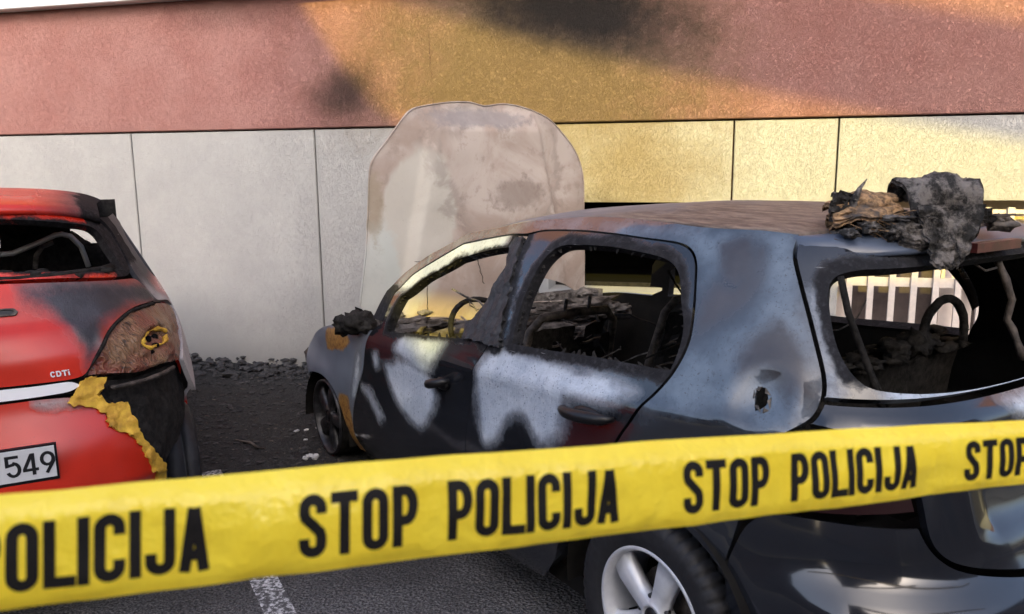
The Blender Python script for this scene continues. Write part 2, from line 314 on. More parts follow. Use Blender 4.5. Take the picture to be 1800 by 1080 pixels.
def panel(name, fmap, outline, holes=(), mats=('dark_paint', 'soot_skin'), parent=None, res=.028, thick=.018, gap=.003, attrs=None, flip=False, K=(1, 1), smooth=True, ragged=0.):
    K = np.array(K, float)
    O = inset(resample(np.array(outline)*K, res*.6, smooth), gap)
    if ragged:
        O = O+np.array([[ragged*mnoise.noise(Vector((q[0]*40, q[1]*40, 3))), ragged*mnoise.noise(Vector((q[0]*40, q[1]*40, 9)))] for q in O])
    Hs = [resample(np.array(h)*K, res*.6, smooth) for h in holes]
    lo, hi = O.min(0), O.max(0); xs = np.arange(lo[0], hi[0], res); ys = np.arange(lo[1], hi[1], res*.87)
    G = np.array([(x+(res/2 if j % 2 else 0), y) for j, y in enumerate(ys) for x in xs])
    ok = sdist(G, O) > res*.45
    for h in Hs: ok &= sdist(G, h) < -res*.45
    G = G[ok]; loops = [O]+Hs; pts = np.concatenate(loops+[G]); ed = []; k = 0
    for l in loops:
        n = len(l); ed += [(k+i, k+(i+1) % n) for i in range(n)]; k += n
    vo, eo, fo, ov, oe, of = delaunay_2d_cdt([Vector(p) for p in pts], ed, [], 0, 1e-6)
    Q = np.array([tuple(p) for p in vo]); Fc = np.array([f for f in fo if len(f) == 3]); C = Q[Fc].mean(1)
    keep = inside(C, O)
    for h in Hs: keep &= ~inside(C, h)
    Fc = Fc[keep]; used = np.unique(Fc); rm = -np.ones(len(Q), int); rm[used] = np.arange(len(used)); Q = Q[used]; Fc = rm[Fc]
    A = Q[Fc]; ar = (A[:, 1, 0]-A[:, 0, 0])*(A[:, 2, 1]-A[:, 0, 1])-(A[:, 2, 0]-A[:, 0, 0])*(A[:, 1, 1]-A[:, 0, 1]); Fc[ar < 0] = Fc[ar < 0][:, ::-1]
    P = fmap(Q/K); e = 1e-3; du = fmap((Q+[e, 0])/K)-P; dv = fmap((Q+[0, e])/K)-P; N = np.cross(du, dv)*(-1 if flip else 1); N /= np.maximum(np.linalg.norm(N, axis=1), 1e-12)[:, None]
    if flip: Fc = Fc[:, ::-1]
    ec = {}
    for f in Fc:
        for a, b in ((f[0], f[1]), (f[1], f[2]), (f[2], f[0])):
            if (b, a) in ec: del ec[(b, a)]
            else: ec[(a, b)] = 1
    B = list(ec); n = len(P); I = P-N*thick
    bv = sorted({a for e_ in B for a in e_}); bi = {a: i for i, a in enumerate(bv)}
    V = np.concatenate([P, I, P[bv], I[bv]]); nb = len(bv)
    F_ = [tuple(f) for f in Fc]+[tuple(n+f[::-1]) for f in Fc]; nm = len(F_)
    F_ += [(2*n+bi[b], 2*n+bi[a], 2*n+nb+bi[a], 2*n+nb+bi[b]) for a, b in B]
    ob = mk(name, V, F_, list(mats), parent, True, [0]*len(Fc)+[1 if len(mats) > 1 else 0]*len(Fc)+[0]*len(B), None)
    QQ = np.concatenate([Q, Q, Q[bv], Q[bv]]); holesd = np.max([sdist(QQ, h) for h in Hs], axis=0) if Hs else np.full(len(QQ), -9.)
    for an in ('ash', 'dk', 'rust', 'char'):
        val = np.full(len(QQ), -.5)
        for it in (attrs or {}).get(an, []):
            if isinstance(it, tuple): val = np.maximum(val, np.minimum(holesd+it[1], (QQ[:, 1]-it[2]) if len(it) > 2 else 9.))   # ('hole', width, lowest z)
            elif callable(it): val = np.maximum(val, it(QQ/K))
            else: val = np.maximum(val, sdist(QQ, resample(np.array(it)*K, .02)))
        at = ob.data.attributes.new(an, 'FLOAT', 'POINT'); at.data.foreach_set('value', val.astype(np.float32))
    return ob
# car body: for every height a rounded plan outline (rear centre t=0, left side t=1, front centre t=2)
class Body:
    def __init__(s, w, r, f, xm, nr, nf, disp=None): s.w, s.r, s.f = np.array(w), np.array(r), np.array(f); s.xm, s.nr, s.nf, s.disp = xm, nr, nf, disp
    def _i(s, A, z):
        x, y = A[:, 0], A[:, 1]; z = np.clip(z, x[0], x[-1]); m_ = np.gradient(y, x); i = np.clip(np.searchsorted(x, z)-1, 0, len(x)-2)
        h = x[i+1]-x[i]; t = (z-x[i])/h
        return (2*t**3-3*t**2+1)*y[i]+(t**3-2*t**2+t)*h*m_[i]+(-2*t**3+3*t**2)*y[i+1]+(t**3-t**2)*h*m_[i+1]
    def S0(s, t, z):
        a = t*np.pi/2; c = np.cos(a); sn = np.sin(a); rear = np.abs(t) <= 1; n = np.where(rear, s.nr, s.nf); r = (np.abs(c)**n+np.abs(sn)**n)**(-1/n)
        A = np.where(rear, s.xm-s._i(s.r, z), s._i(s.f, z)-s.xm)
        return np.stack([s.xm-A*c*r, s._i(s.w, z)*sn*r, z], 1)
    def S(s, Q, off=0., mirror=False):
        t, z = Q[:, 0], Q[:, 1]; P = s.S0(t, z)
        if s.disp is not None or off:
            e = 1e-3; N = np.cross(s.S0(t, z+e)-P, s.S0(t+e, z)-P); N /= np.maximum(np.linalg.norm(N, axis=1), 1e-12)[:, None]
            P = P+N*((s.disp(t, z, P) if s.disp is not None else 0)+off)[:, None] if s.disp is not None else P+N*off
        if mirror: P = P*np.array([1, -1, 1])
        return P
KU = (2.6, 1.0)
# ------------------------------------------------------------------ setting: ground
g = 400
gm = MB(); gm.add([(-g, -g, 0), (g, -g, 0), (g, g, 0), (-g, g, 0)], [(0, 1, 2, 3)]); go = gm.build('ground', 'asphalt', smooth=False); go['kind'] = 'structure'
def strip(name, a, b, w, z):
    a, b = Vector(a), Vector(b); d = (b-a).normalized(); n = Vector((-d.y, d.x)); n2 = 14; V = []; Fc = []
    for i in range(n2+1):
        p = a+(b-a)*i/n2; j = w/2*(1+.07*mnoise.noise(Vector((i*1.7, w, 2))))
        V += [(p.x+n.x*j, p.y+n.y*j, z), (p.x-n.x*j, p.y-n.y*j, z)]
    for i in range(n2): Fc.append((2*i, 2*i+1, 2*i+3, 2*i+2))
    o = mk(name, V, Fc, 'road_paint', None, False); o['kind'] = 'structure'; return o
strip('parking_line', (-1.62, 4.12), (-.20, 1.52), .105, .004)

# ------------------------------------------------------------------ building wall (local: x along the wall, y into it, z up)
WG, WD_ = .25477, 5.7472
bld = thing('building', 'fire stained building with red plaster band above a cream panelled plinth', 'building', (math.sin(WG)*WD_, math.cos(WG)*WD_, 0), -WG)
def wallsheet(name, mat, x0, x1, z0, z1, y0, y1, hole=None):
    """rectangular slab with an optional rectangular opening, softened front edges"""
    b = .006; mb = MB()
    def slab(a0, a1, c0, c1):
        nx = max(1, int((a1-a0)/.12)); V = []
        mb.add([(a0, y1, c0), (a1, y1, c0), (a1, y1, c1), (a0, y1, c1), (a0, y0+b, c0), (a1, y0+b, c0), (a1, y0+b, c1), (a0, y0+b, c1), (a0+b, y0, c0+b), (a1-b, y0, c0+b), (a1-b, y0, c1-b), (a0+b, y0, c1-b)],
               [(8, 9, 10, 11), (4, 5, 9, 8), (5, 6, 10, 9), (6, 7, 11, 10), (7, 4, 8, 11), (0, 1, 5, 4), (1, 2, 6, 5), (2, 3, 7, 6), (3, 0, 4, 7)])
    if hole is None: slab(x0, x1, z0, z1)
    else:
        hx0, hx1, hz0, hz1 = hole; V = []; Fc = []
        pts = lambda a0, a1, c0, c1, y: [(a0, y, c0), (a1, y, c0), (a1, y, c1), (a0, y, c1)]
        V = pts(x0, x1, z0, z1, y0)+pts(hx0, hx1, hz0, hz1, y0)+pts(x0, x1, z0, z1, y1)+pts(hx0, hx1, hz0, hz1, y1)
        for i in range(4):
            j = (i+1) % 4; Fc += [(i, j, 4+j, 4+i), (8+i, 8+j, j, i), (4+i, 4+j, 12+j, 12+i)]
        mb.add(V, Fc)
    return mb.build(name, mat, bld, False)
wallsheet('red_wall_band', 'red_plaster', -9.5, 8, 1.882, 2.86, -.012, .25)
wallsheet('upper_wall', 'red_plaster', -9.5, 8, 2.96, 7.5, 0, .25)
wallsheet('ledge', 'white_ledge', -9.5, 8, 2.86, 2.955, -.14, .25)
wallsheet('ledge_trim', 'white_ledge', -9.5, 8, 2.957, 3.02, -.115, .0)
wallsheet('wall_core', 'crack', -9.5, -1.25, -.2, 1.88, .045, .25); wallsheet('wall_core', 'crack', .045, .70, -.2, 1.88, .045, .25); wallsheet('wall_core', 'crack', 2.42, 8, -.2, 1.88, .045, .25)
wallsheet('wall_core', 'crack', -1.25, 8, 1.36, 1.88, .05, .26)
J = .006
for a, b_, h_ in ((-9.5, -6.32, None), (-6.32, -4.68, None), (-4.68, -3.04, None), (-3.04, -1.30, None), (-1.30, .048, (-1.22, .036, .69, 1.327)), (.048, .705, None), (.705, 2.6, (.755, 2.35, .06, 1.345)), (2.6, 4.3, None), (4.3, 8, None)):
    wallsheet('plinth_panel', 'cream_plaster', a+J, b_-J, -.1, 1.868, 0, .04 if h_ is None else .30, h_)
# burnt-out basement window
win = MB().box(-1.6, .5, 1.5, 1.55, .2, 1.9).box(-1.6, .5, .305, 1.5, .2, .66).box(-1.6, .5, .305, 1.5, 1.36, 1.9).box(-1.6, -1.25, .305, 1.5, .66, 1.36).box(.06, .5, .305, 1.5, .66, 1.36).build('window_opening', 'void', bld, False)
w2 = MB()
for x0, x1, z0, z1 in ((-1.22, -1.18, .69, 1.327), (-.004, .036, .69, 1.327), (-1.18, -.004, .69, .72)): w2.box(x0, x1, .26, .29, z0, z1)
w2.build('burnt_frame', 'char', win, False)
# barred window
wx0, wx1 = .757, 2.348
gw = MB().box(wx0-.02, wx1+.02, .30, .33, .04, 1.36).build('window', 'curtain', bld, False)
fr = MB(); fr.box(wx0, wx0+.115, .16, .22, .062, 1.343); fr.box(1.42, 1.62, .17, .215, .062, 1.16); fr.box(wx1-.08, wx1, .16, .22, .062, 1.343); fr.box(wx0+.115, wx1-.08, .16, .22, .062, .13); fr.build('window_frame', 'pale_panel', gw, False)
MB().box(wx0+.117, wx1-.082, .19, .25, 1.17, 1.343).build('shutter_box', 'beige_board', gw, False)
gr = MB(); gr.box(wx0-.02, wx1+.02, .045, .06, .775, .835); gr.box(wx0-.02, wx1+.02, .045, .06, 1.26, 1.285); gr.box(wx0-.02, wx1+.02, .045, .06, .12, .15)
grl = gr.build('grille', 'grille', bld, False)
for i in range(11):
    x = wx0+.075+i*.132
    MB().box(x-.019, x+.019, .020, .044, .1, 1.30).build('bar', 'grille', grl, False)
# cracks in the plaster
for x0, z0, x1, z1, w in ((-2.09, 2.56, -2.075, 2.12, .006), (-2.075, 2.12, -2.06, 1.99, .003)):
    V = []; Fc = []; n = 26
    for i in range(n+1):
        t = i/n; x = x0+(x1-x0)*t+.022*mnoise.noise(Vector((t*9, x0, 1)))+.008*mnoise.noise(Vector((t*40, 3, 1))); z = z0+(z1-z0)*t; k = w*(.4+abs(mnoise.noise(Vector((t*14, 8, 2))))*1.6)*math.sin(math.pi*min(1, t*1.0+.05))
        V += [(x-k/2, -.0145, z), (x+k/2, -.0145, z)]
    for i in range(n): Fc.append((2*i, 2*i+1, 2*i+3, 2*i+2))
    mk('crack', V, Fc, 'crack', bld, False)

# ------------------------------------------------------------------ added unseen slab behind the photographer, its outline shaped to shade the yard
pv = Vector((math.cos(SUN_AZ), -math.sin(SUN_AZ), 0)); pv = -pv if pv.x < 0 else pv
hv = Vector((math.sin(SUN_AZ), math.cos(SUN_AZ), 0)); LDIST = 8.
def blockpt(p, q, extra=0.):
    z = q/math.cos(SUN_EL)+LDIST*math.tan(SUN_EL); return pv*p+hv*(LDIST+extra)+Vector((0, 0, z))
blocker = thing('opposite_building', 'grey plastered house with stepped roofline standing behind the viewer', 'building')
def blockslab(name, pq, holes=(), th=.12, mat='facade'):
    fm = lambda Q: np.array([tuple(blockpt(a, b)) for a, b in Q])
    return panel(name, fm, pq, holes, (mat, mat), blocker, .6, th, 0., None, False, (1, 1), False)
zb = -(LDIST*math.tan(SUN_EL))*math.cos(SUN_EL)
slot = [(-.77, 2.84), (-.55, 2.87), (-.35, 2.87), (-.10, 2.81), (-.085, 2.66), (-.17, 2.60), (-.36, 2.54), (-.375, 2.33), (-.44, 2.245), (-.51, 2.235), (-.61, 2.37), (-.66, 2.46), (-.71, 2.58), (-.77, 2.65)]  # gap cut in the added slab so sun reaches A pillar and door
blockslab('wall', [(-5.2, zb), (3.0, zb), (3.0, 3.38), (1.55, 3.38), (1.35, 2.95), (.32, 2.95), (.29, 3.35), (.22, 3.86), (.0, 4.04), (-.7, 4.16), (-1.194, 4.676), (-1.367, 4.804), (-1.58, 5.063), (-1.748, 5.298), (-1.874, 5.492), (-2.0, 5.7), (-2.02, 6.6), (-5.2, 6.6)], [slot])
blockslab('sloping_eave', [(-1.98, 5.78), (-1.118, 5.429), (-.292, 5.117), (.79, 4.746), (1.405, 4.554), (1.924, 4.395), (2.899, 4.111), (5.5, 3.3), (5.5, 3.75), (2.844, 4.658), (1.719, 5.014), (.5, 5.4), (-1.98, 6.3)])  # added sloping band that casts the shadow stripe on the wall
for i in range(4):
    for j in range(3):
        a = -4.7+i*1.9; 
        if j == 2 and a > -1.5: continue
        pnts = [blockpt(a, zb+1.2+j*2.3, -.03), blockpt(a+1.1, zb+1.2+j*2.3, -.03), blockpt(a+1.1, zb+2.7+j*2.3, -.03), blockpt(a, zb+2.7+j*2.3, -.03)]
        mk('window', pnts, [(0, 1, 2, 3)], 'facade_glass', blocker, False)  # panes set on the added sun blocker

def block(label, cx, cy, rz, w, d, h):  # unseen blocks added to darken the reflections in the car paint
    t = thing('neighbour_building', label, 'building', (cx, cy, 0), rz)
    MB().box(-w/2, w/2, -d/2, d/2, 0, h).build('wall', 'facade', t, False); MB().box(-w/2-.3, w/2+.3, -d/2-.3, d/2+.3, h, h+.25).build('roof', 'char', t, False)
    for i in range(int(w/2.2)):
        for j in range(int(h/2.8)): x = -w/2+.7+i*2.2; MB().box(x, x+1.1, -d/2-.02, -d/2+.02, 1+j*2.7, 2.4+j*2.7).build('window', 'facade_glass', t, False)
    return t
block('low brown house standing behind the viewer on the right', 10.5, -9.5, math.radians(58)+math.pi, 19, 6, 5.6)
block('low brown house standing behind the viewer on the left', -14.5, -5.5, math.radians(-58)+math.pi, 15, 6, 4.2)
# ------------------------------------------------------------------ burnt dark hatchback (local: x forward, y left, z up, origin under the rear axle)
def ddisp(t, z, P):
    d = np.zeros(len(t))
    w = np.array([mnoise.noise(Vector((p[0]*3.1, p[1]*3.1, p[2]*4.2))) for p in P]); w2 = np.array([mnoise.noise(Vector((p[0]*8.1+5, p[1]*8.1, p[2]*9.2))) for p in P])
    d += .0035*w+.0011*w2
    zc = .93-.075*(P[:, 0]-0.)                                  # shoulder crease rising to the back
    d += .010*np.exp(-((z-zc)/.030)**2)*np.clip((2.3-P[:, 0])/1.5, 0, 1)
    d += -.008*np.exp(-((z-zc+.13)/.08)**2)*(np.abs(P[:, 1]) > .55)
    ra = np.hypot(P[:, 0], P[:, 2]-.31); d += .014*np.exp(-((ra-.40)/.045)**2)*(np.abs(P[:, 1]) > .6)
    ra = np.hypot(P[:, 0]-2.65, P[:, 2]-.12); d += .010*np.exp(-((ra-.36)/.05)**2)*(np.abs(P[:, 1]) > .6)
    d += .050*np.exp(-((P[:, 0]-3.0)/.28)**2)*np.exp(-((z-.46)/.14)**2)
    # dent round the torn hole in the quarter panel
    hole = np.hypot(P[:, 0]+.27, P[:, 2]-1.02)*(P[:, 1] > 0)+9*(P[:, 1] <= 0); d += -.016*np.exp(-(hole/.055)**2)+.006*np.exp(-((hole-.085)/.02)**2)
    # tailgate: shelf under the window and number plate recess
    rear = np.clip(1-np.abs(t)/.42, 0, 1); d += .012*np.exp(-((z-.985)/.035)**2)*(np.abs(t) < .47)
    d += -.03*np.clip((.30-np.abs(t))/.05, 0, 1)*np.exp(-((z-.80)/.075)**4)
    sm = np.clip((.67-z)/.13, 0, 1); d += .068*(sm*sm*(3-2*sm))*np.clip((.565-np.abs(t))/.10, 0, 1)
    return d
DB = Body([(.12,.80),(.2,.845),(.35,.875),(.55,.89),(.75,.893),(.9,.875),(1.0,.845),(1.1,.80),(1.2,.752),(1.3,.70),(1.38,.65),(1.44,.585),(1.47,.53)],
 [(.12,-.62),(.2,-.68),(.35,-.73),(.55,-.745),(.75,-.70),(.9,-.65),(1.0,-.61),(1.1,-.56),(1.2,-.50),(1.3,-.43),(1.38,-.37),(1.44,-.32),(1.47,-.28)],
 [(.12,3.35),(.2,3.42),(.35,3.46),(.55,3.45),(.75,3.38),(.85,3.2),(.95,2.85),(1.05,2.55),(1.15,2.35),(1.25,2.12),(1.35,1.85),(1.44,1.5),(1.47,1.35)], 1.3, 4.5, 4.0, ddisp)
TH = .56951; lfv = Vector((-math.cos(TH), -math.sin(TH), 0))
car = thing('burnt_car', 'burnt out dark hatchback with windows gone and bonnet raised', 'car', Vector((.37882, 2.14225, 0))-lfv*.86, math.pi/2+TH)
L_ = lambda Q: DB.S(Q); R_ = lambda Q: DB.S(Q, mirror=True)
fender = [(1.188,.8463),(1.2025,.6439),(1.2636,.2969),(1.2699,.13),(1.2914,.13),(1.2886,.25),(1.2935,.31),(1.3093,.4057),(1.3417,.4543),(1.3834,.4577),(1.43,.425),(1.465,.36),(1.5009,.36),(1.5109,.4),(1.501,.48),(1.4656,.58),(1.4109,.68),(1.3665,.745),(1.3232,.79),(1.2769,.825),(1.2169,.84)]
fdoor = [(1.188,.8463),(1.2025,.6439),(1.2636,.2969),(1.2699,.13),(1.0917,.14),(.9253,.16),(.9077,.5082),(.8949,.7002),(.8773,.8832),(.8596,.9606),(.8563,1.0356),(.8554,1.1342),(.8522,1.2342),(.8517,1.334),(.8747,1.3438),(.9589,1.3067),(1.0888,1.2245),(1.1867,1.123),(1.2062,1.0351),(1.1684,.8982)]
fwin = [(1.1445,.8668),(1.0705,.8962),(.9807,.9275),(.8935,.9604),(.8947,1.0173),(.8875,1.0916),(.8777,1.1601),(.8713,1.2368),(.8727,1.3013),(.9342,1.273),(1.0137,1.2133),(1.1271,1.118),(1.1751,1.0283),(1.1629,.9601)]
rdoor = [(.8594,.9588),(.8771,.8812),(.895,.698),(.9077,.5082),(.9221,.16),(.8166,.17),(.7682,.19),(.7381,.34),(.7189,.52),(.6793,.66),(.6622,.7918),(.6271,.9383),(.603,1.028),(.5961,1.0661),(.5877,1.1256),(.5839,1.2448),(.5833,1.3382),(.5884,1.3613),(.6036,1.372),(.6347,1.3751),(.6881,1.3793),(.753,1.3776),(.8148,1.3666),(.8434,1.3496),(.847,1.3249),(.849,1.2311),(.8523,1.1315),(.8533,1.0331)]
rwin = [(.814,.9919),(.8153,1.1193),(.8077,1.211),(.7994,1.2646),(.7821,1.3141),(.7672,1.3306),(.6943,1.3438),(.6448,1.3374),(.617,1.3285),(.6041,1.3117),(.5989,1.2799),(.5974,1.2123),(.593,1.1675),(.5956,1.1046),(.6035,1.0405),(.6811,1.0272),(.776,.9988)]
railq = [(1.1709,.903),(1.21,1.0395),(1.1903,1.1274),(1.0926,1.2288),(.9602,1.3108),(.8758,1.3477),(.8502,1.3503),(.8158,1.3702),(.7539,1.3811),(.6888,1.3826),(.635,1.3783),(.6038,1.375),(.5872,1.3646),(.5815,1.3401),(.5822,1.2454),(.586,1.125),(.5944,1.0656),(.6018,1.0258),(.6258,.9347),(.6603,.7904),(.6785,.64),(.6516,.668),(.6249,.678),(.598,.660),(.5766,.610),(.5640,.5609),(.5469,.713),(.537,.80),(.533,.88),(.515,.925),(.4851,.9769),(.4761,.9936),(.4662,1.0432),(.4648,1.0805),(.4693,1.1635),(.473,1.2493),(.4762,1.3317),(.4766,1.3771),(.4702,1.397),(.4674,1.414),(.5121,1.4217),(.567,1.4195),(.5946,1.4216),(.6271,1.4278),(.6909,1.4302),(.7472,1.426),(.8154,1.4071),(.8484,1.3985),(.9313,1.3614),(1.0511,1.3014),(1.1789,1.2121),(1.2385,1.1112),(1.2485,1.0357),(1.2103,.8999)]
ash1 = [(1.1331,.7139),(1.0859,.7691),(1.0347,.7832),(.9979,.7482),(.9776,.68),(.998,.5662),(1.0325,.4964),(1.0643,.5182),(1.0955,.5828),(1.1192,.6433)]
ash2 = [(.8723,.8863),(.8463,.9523),(.7807,.9778),(.7302,.9778),(.6874,.9814),(.6504,.9864),(.6371,.9623),(.6514,.9208),(.6908,.8855),(.7133,.8874),(.7247,.7993),(.7379,.7235),(.7603,.6913),(.7684,.7306),(.7872,.7708),(.8133,.7282),(.8383,.6331),(.8632,.5978),(.875,.6737),(.8816,.7754)]
ash3 = [(1.1705,.737),(1.1543,.7488),(1.1476,.6975),(1.1628,.6693)]; ash4 = [(1.204,.539),(1.1832,.563),(1.136,.4506),(1.1535,.4139)]
ash5 = [(.6338,.9497),(.6018,1.0244),(.5773,1.1277),(.5601,1.1697),(.521,1.2505),(.5041,1.3854),(.5379,1.4173),(.4779,1.4091),(.4786,1.3192),(.4691,1.0511),(.4862,.9903),(.5256,.9508),(.5643,.9702),(.5999,.9427),(.627,.8947)]
ash6 = [(.8455,1.3949),(.6893,1.4253),(.5939,1.4171),(.5436,1.4093),(.554,1.3198),(.5751,1.1849),(.5803,1.2113),(.5796,1.3435),(.5889,1.3718),(.6359,1.3845),(.6898,1.3875),(.8176,1.3757)]
dk1 = [(.5838,1.1246),(.581,1.2399),(.559,1.2897),(.5459,1.2718),(.5215,1.3124),(.5136,1.3842),(.5072,1.3709),(.5167,1.2856),(.533,1.2268),(.5557,1.1783),(.5747,1.1428)]
dk3 = [(.5479,1.0865),(.5347,1.1454),(.5037,1.1999),(.4878,1.1854),(.4776,1.1113),(.4725,1.0441),(.4803,1.0233),(.4901,1.0427),(.4982,1.011),(.5054,1.0271),(.5075,1.0643),(.5174,1.0862),(.5301,1.0746),(.54,1.0505),(.5451,1.0613)]
dk2 = [(.5542,1.3782),(.5236,1.3973),(.5185,1.3411),(.5262,1.2975),(.5431,1.2683),(.5555,1.2906)]
rust1 = [(1.3552,.7372),(1.285,.8103),(1.2516,.7434),(1.2786,.6699),(1.3509,.6215)]
rust2 = [(1.2999,.4245),(1.2612,.4469),(1.265,.212),(1.2634,.12),(1.3014,.12),(1.3003,.2979)]
flight = [(1.2335,.6367),(1.2092,.7441),(1.2248,.5262),(1.2571,.3131),(1.2779,.2907),(1.253,.47)]
hole = [(.529,1.0297),(.5251,1.047),(.5186,1.0472),(.5143,1.0234),(.5164,1.0046),(.5277,.9888),(.53,1.0006)]
sunlit_rail = [(1.1709,.903),(1.21,1.0395),(1.1903,1.1274),(1.0926,1.2288),(.9602,1.3108),(.8758,1.3477),(.8484,1.3985),(.9313,1.3614),(1.0511,1.3014),(1.1789,1.2121),(1.2385,1.1112)]  # sunlit rail and A pillar: light put into the colour as pale ash
doorpale = [(1.10,.80),(1.09,.885),(1.0,.915),(.955,.93),(.965,.86),(1.0,.77),(1.03,.745)]  # front door paler where the sun patch falls, light put into the colour
Bp = lambda Q: np.minimum(.035-np.abs(Q[:, 0]-.858)*2.6+.03, (Q[:, 1]-.94))             # burnt B pillar frames
lowb = lambda Q: np.minimum(np.minimum((1.165-Q[:, 0])*2.6*-1+.0, 1.06-Q[:, 1]), .3)     # foot of the A pillar
def side(mir):
    f = R_ if mir else L_; kw = dict(parent=car, K=KU, flip=not mir)
    fe = panel('front_fender', f, fender, (), ('grey_paint', 'soot_skin'), attrs=dict(ash=[flight], rust=[] if mir else [rust1, rust2], dk=[]), **kw)
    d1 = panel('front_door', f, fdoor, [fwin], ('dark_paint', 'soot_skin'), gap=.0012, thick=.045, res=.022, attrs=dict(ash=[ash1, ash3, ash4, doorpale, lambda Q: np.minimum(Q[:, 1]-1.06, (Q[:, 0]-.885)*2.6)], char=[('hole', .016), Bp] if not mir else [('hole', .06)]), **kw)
    d2 = panel('rear_door', f, rdoor, [[(a, b-min(.09, max(0, 1.12-b))) for a, b in rwin] if mir else rwin], ('dark_paint', 'soot_skin'), gap=.0012, thick=.045, res=.022, attrs=dict(ash=[ash2], char=[('hole', .03), Bp], dk=[]), **kw)
    q = panel('rear_quarter_panel', f, railq, () if mir else [hole], ('quarter_paint', 'soot_skin'), gap=.0012, thick=.022, res=.02, attrs=dict(ash=[ash5, ash6, sunlit_rail], dk=[dk1, dk2, dk3], char=[lowb]), **kw)
    return fe, d1, d2, q
fe, fd, rd, qp = side(False); side(True)
def handle(par, t0, t1, z0, z1):
    P0 = DB.S(np.array([[t0, z0], [t1, z1]])); mb = MB(); n = 12; V = []; Fc = []
    a, b = Vector(P0[0]), Vector(P0[1]); d = (b-a)
    pts = []; rr = []
    for i in range(n+1):
        t = i/n; p = a+d*t+Vector((0, .008+.046*math.sin(math.pi*t)**.5, .004)); pts.append(p); rr.append(.008+.012*math.sin(math.pi*t)**.4)
    mb.tube(pts, rr, 8); mb.blob(tuple(a+d*.5+Vector((0, .004, -.004))), (abs(d.x)*.36, .012, .026), 2, .05); return mb.build('door_handle', 'black_plastic', par)
handle(fd, .983, .938, .735, .775); handle(rd, .7167, .655, .855, .872)
# tailgate, lower panel, lamps, bumper
seam = [(.4688,1.3957),(.474,1.3746),(.4736,1.332),(.4705,1.2496),(.4669,1.164),(.4626,1.081),(.464,1.0437),(.4664,1.0358)]
hw = [(.385,1.332),(.4236,1.3202),(.4385,1.3022),(.4434,1.2762),(.4468,1.2177),(.4463,1.1545),(.4379,1.1059),(.4218,1.0708),(.3958,1.0598),(.3486,1.0535),(.2596,1.0490),(.12,1.046)]
mirr = lambda P: P+[(-a, b) for a, b in P[::-1]]
o1 = mirr([(.28,1.392),(.44,1.392)]+seam[0:]+[(.30,1.040),(.12,1.038)]); o1 = [(0.0,1.392)]+o1
h1 = mirr(hw)
tg = panel('tailgate', L_, [p for p in o1], [h1], ('dark_paint', 'soot_skin'), car, .02, .035, .006, dict(ash=[lambda Q: np.minimum(np.minimum(1.072-Q[:, 1], .02)+.012, (.40-np.abs(Q[:, 0]))*2), lambda Q: np.minimum(.012-np.abs(np.abs(Q[:, 0])-.457)*2.2, 1.26-Q[:, 1])], char=[('hole', .035, 1.075)]), True, KU)
low = [(.30,1.033),(.4655,1.0291),(.4741,.9918),(.4816,.9769),(.46,.968),(.42,.957),(.388,.935),(.378,.88),(.3736,.8275),(.3755,.7653),(.371,.7209),(.3533,.687),(.31,.6604),(.2132,.6306)]
tl = panel('tailgate_lower', L_, [(0,1.031)]+low+[(0,.622)]+[(-a, b) for a, b in low[::-1]], (), ('dark_paint', 'soot_skin'), car, .02, .03, .005, dict(ash=[[(.0,1.03),(.12,1.03),(.20,1.02),(.16,.97),(.0,.95)]]), True, KU)
for mir in (False, True): panel('tailgate_surround', (lambda Q: DB.S(Q, off=-.032, mirror=True)) if mir else (lambda Q: DB.S(Q, off=-.032)), [(.505,1.405),(.505,.95),(.455,.95),(.456,1.02),(.458,1.15),(.456,1.30),(.452,1.33),(.40,1.345),(.40,1.39),(.45,1.40)], (), ('char', 'char'), car, .03, .01, 0., None, not mir, KU)
lampo = [(.4816,.970),(.5088,.930),(.5266,.8872),(.5334,.8157),(.5215,.7665),(.384,.80),(.386,.88),(.396,.928),(.425,.95),(.46,.962)]
bump = [(.2132,.622),(.31,.652),(.3533,.679),(.376,.72),(.384,.768),(.5215,.758),(.5435,.705),(.5620,.5609),(.562,.40),(.558,.26),(.52,.18)]
for mir in (False, True):
    f = R_ if mir else L_
    panel('tail_light', f, lampo, (), ('lamp_red', 'lamp_red'), car, .03, .02, .004, None, not mir, KU)
bp = panel('rear_bumper', L_, [(0,.612)]+bump+[(.2,.16),(0,.16)]+[(-.2,.16)]+[(-a, b) for a, b in bump[::-1]], (), ('dark_paint', 'soot_skin'), car, .024, .02, .003, None, True, KU)
# roof spoiler over the tailgate, brake light, gutter strip
ys = np.linspace(-.515, .515, 41); V = []; Fc = []
prof = [(.03, 1.420), (-.01, 1.416), (-.05, 1.402), (-.078, 1.378), (-.084, 1.366), (-.078, 1.360), (-.04, 1.350), (-.004, 1.338)]
for y in ys:
    k = (y/.515); xb = -.335+.155*abs(k)**4.0; zc = .012*(1-k*k)-.012*abs(k)**4; sc_ = 1-.55*abs(k)**5
    for dx, z in prof: V.append((xb+dx*sc_, y, z+zc))
n = len(prof)
for i in range(len(ys)-1):
    for j in range(n-1): Fc.append((i*n+j, (i+1)*n+j, (i+1)*n+j+1, i*n+j+1))
Fc += [tuple(range(n)), tuple((len(ys)-1)*n+j for j in range(n))[::-1]]
sp = mk('roof_spoiler', V, Fc, 'blue_paint', car)
at = sp.data.attributes.new('ash', 'FLOAT', 'POINT'); at.data.foreach_set('value', np.full(len(V), -.5, np.float32))
for an in ('dk', 'rust'): sp.data.attributes.new(an, 'FLOAT', 'POINT').data.foreach_set('value', np.array([(-.03 if an == 'dk' else -.5) for v in V], np.float32))
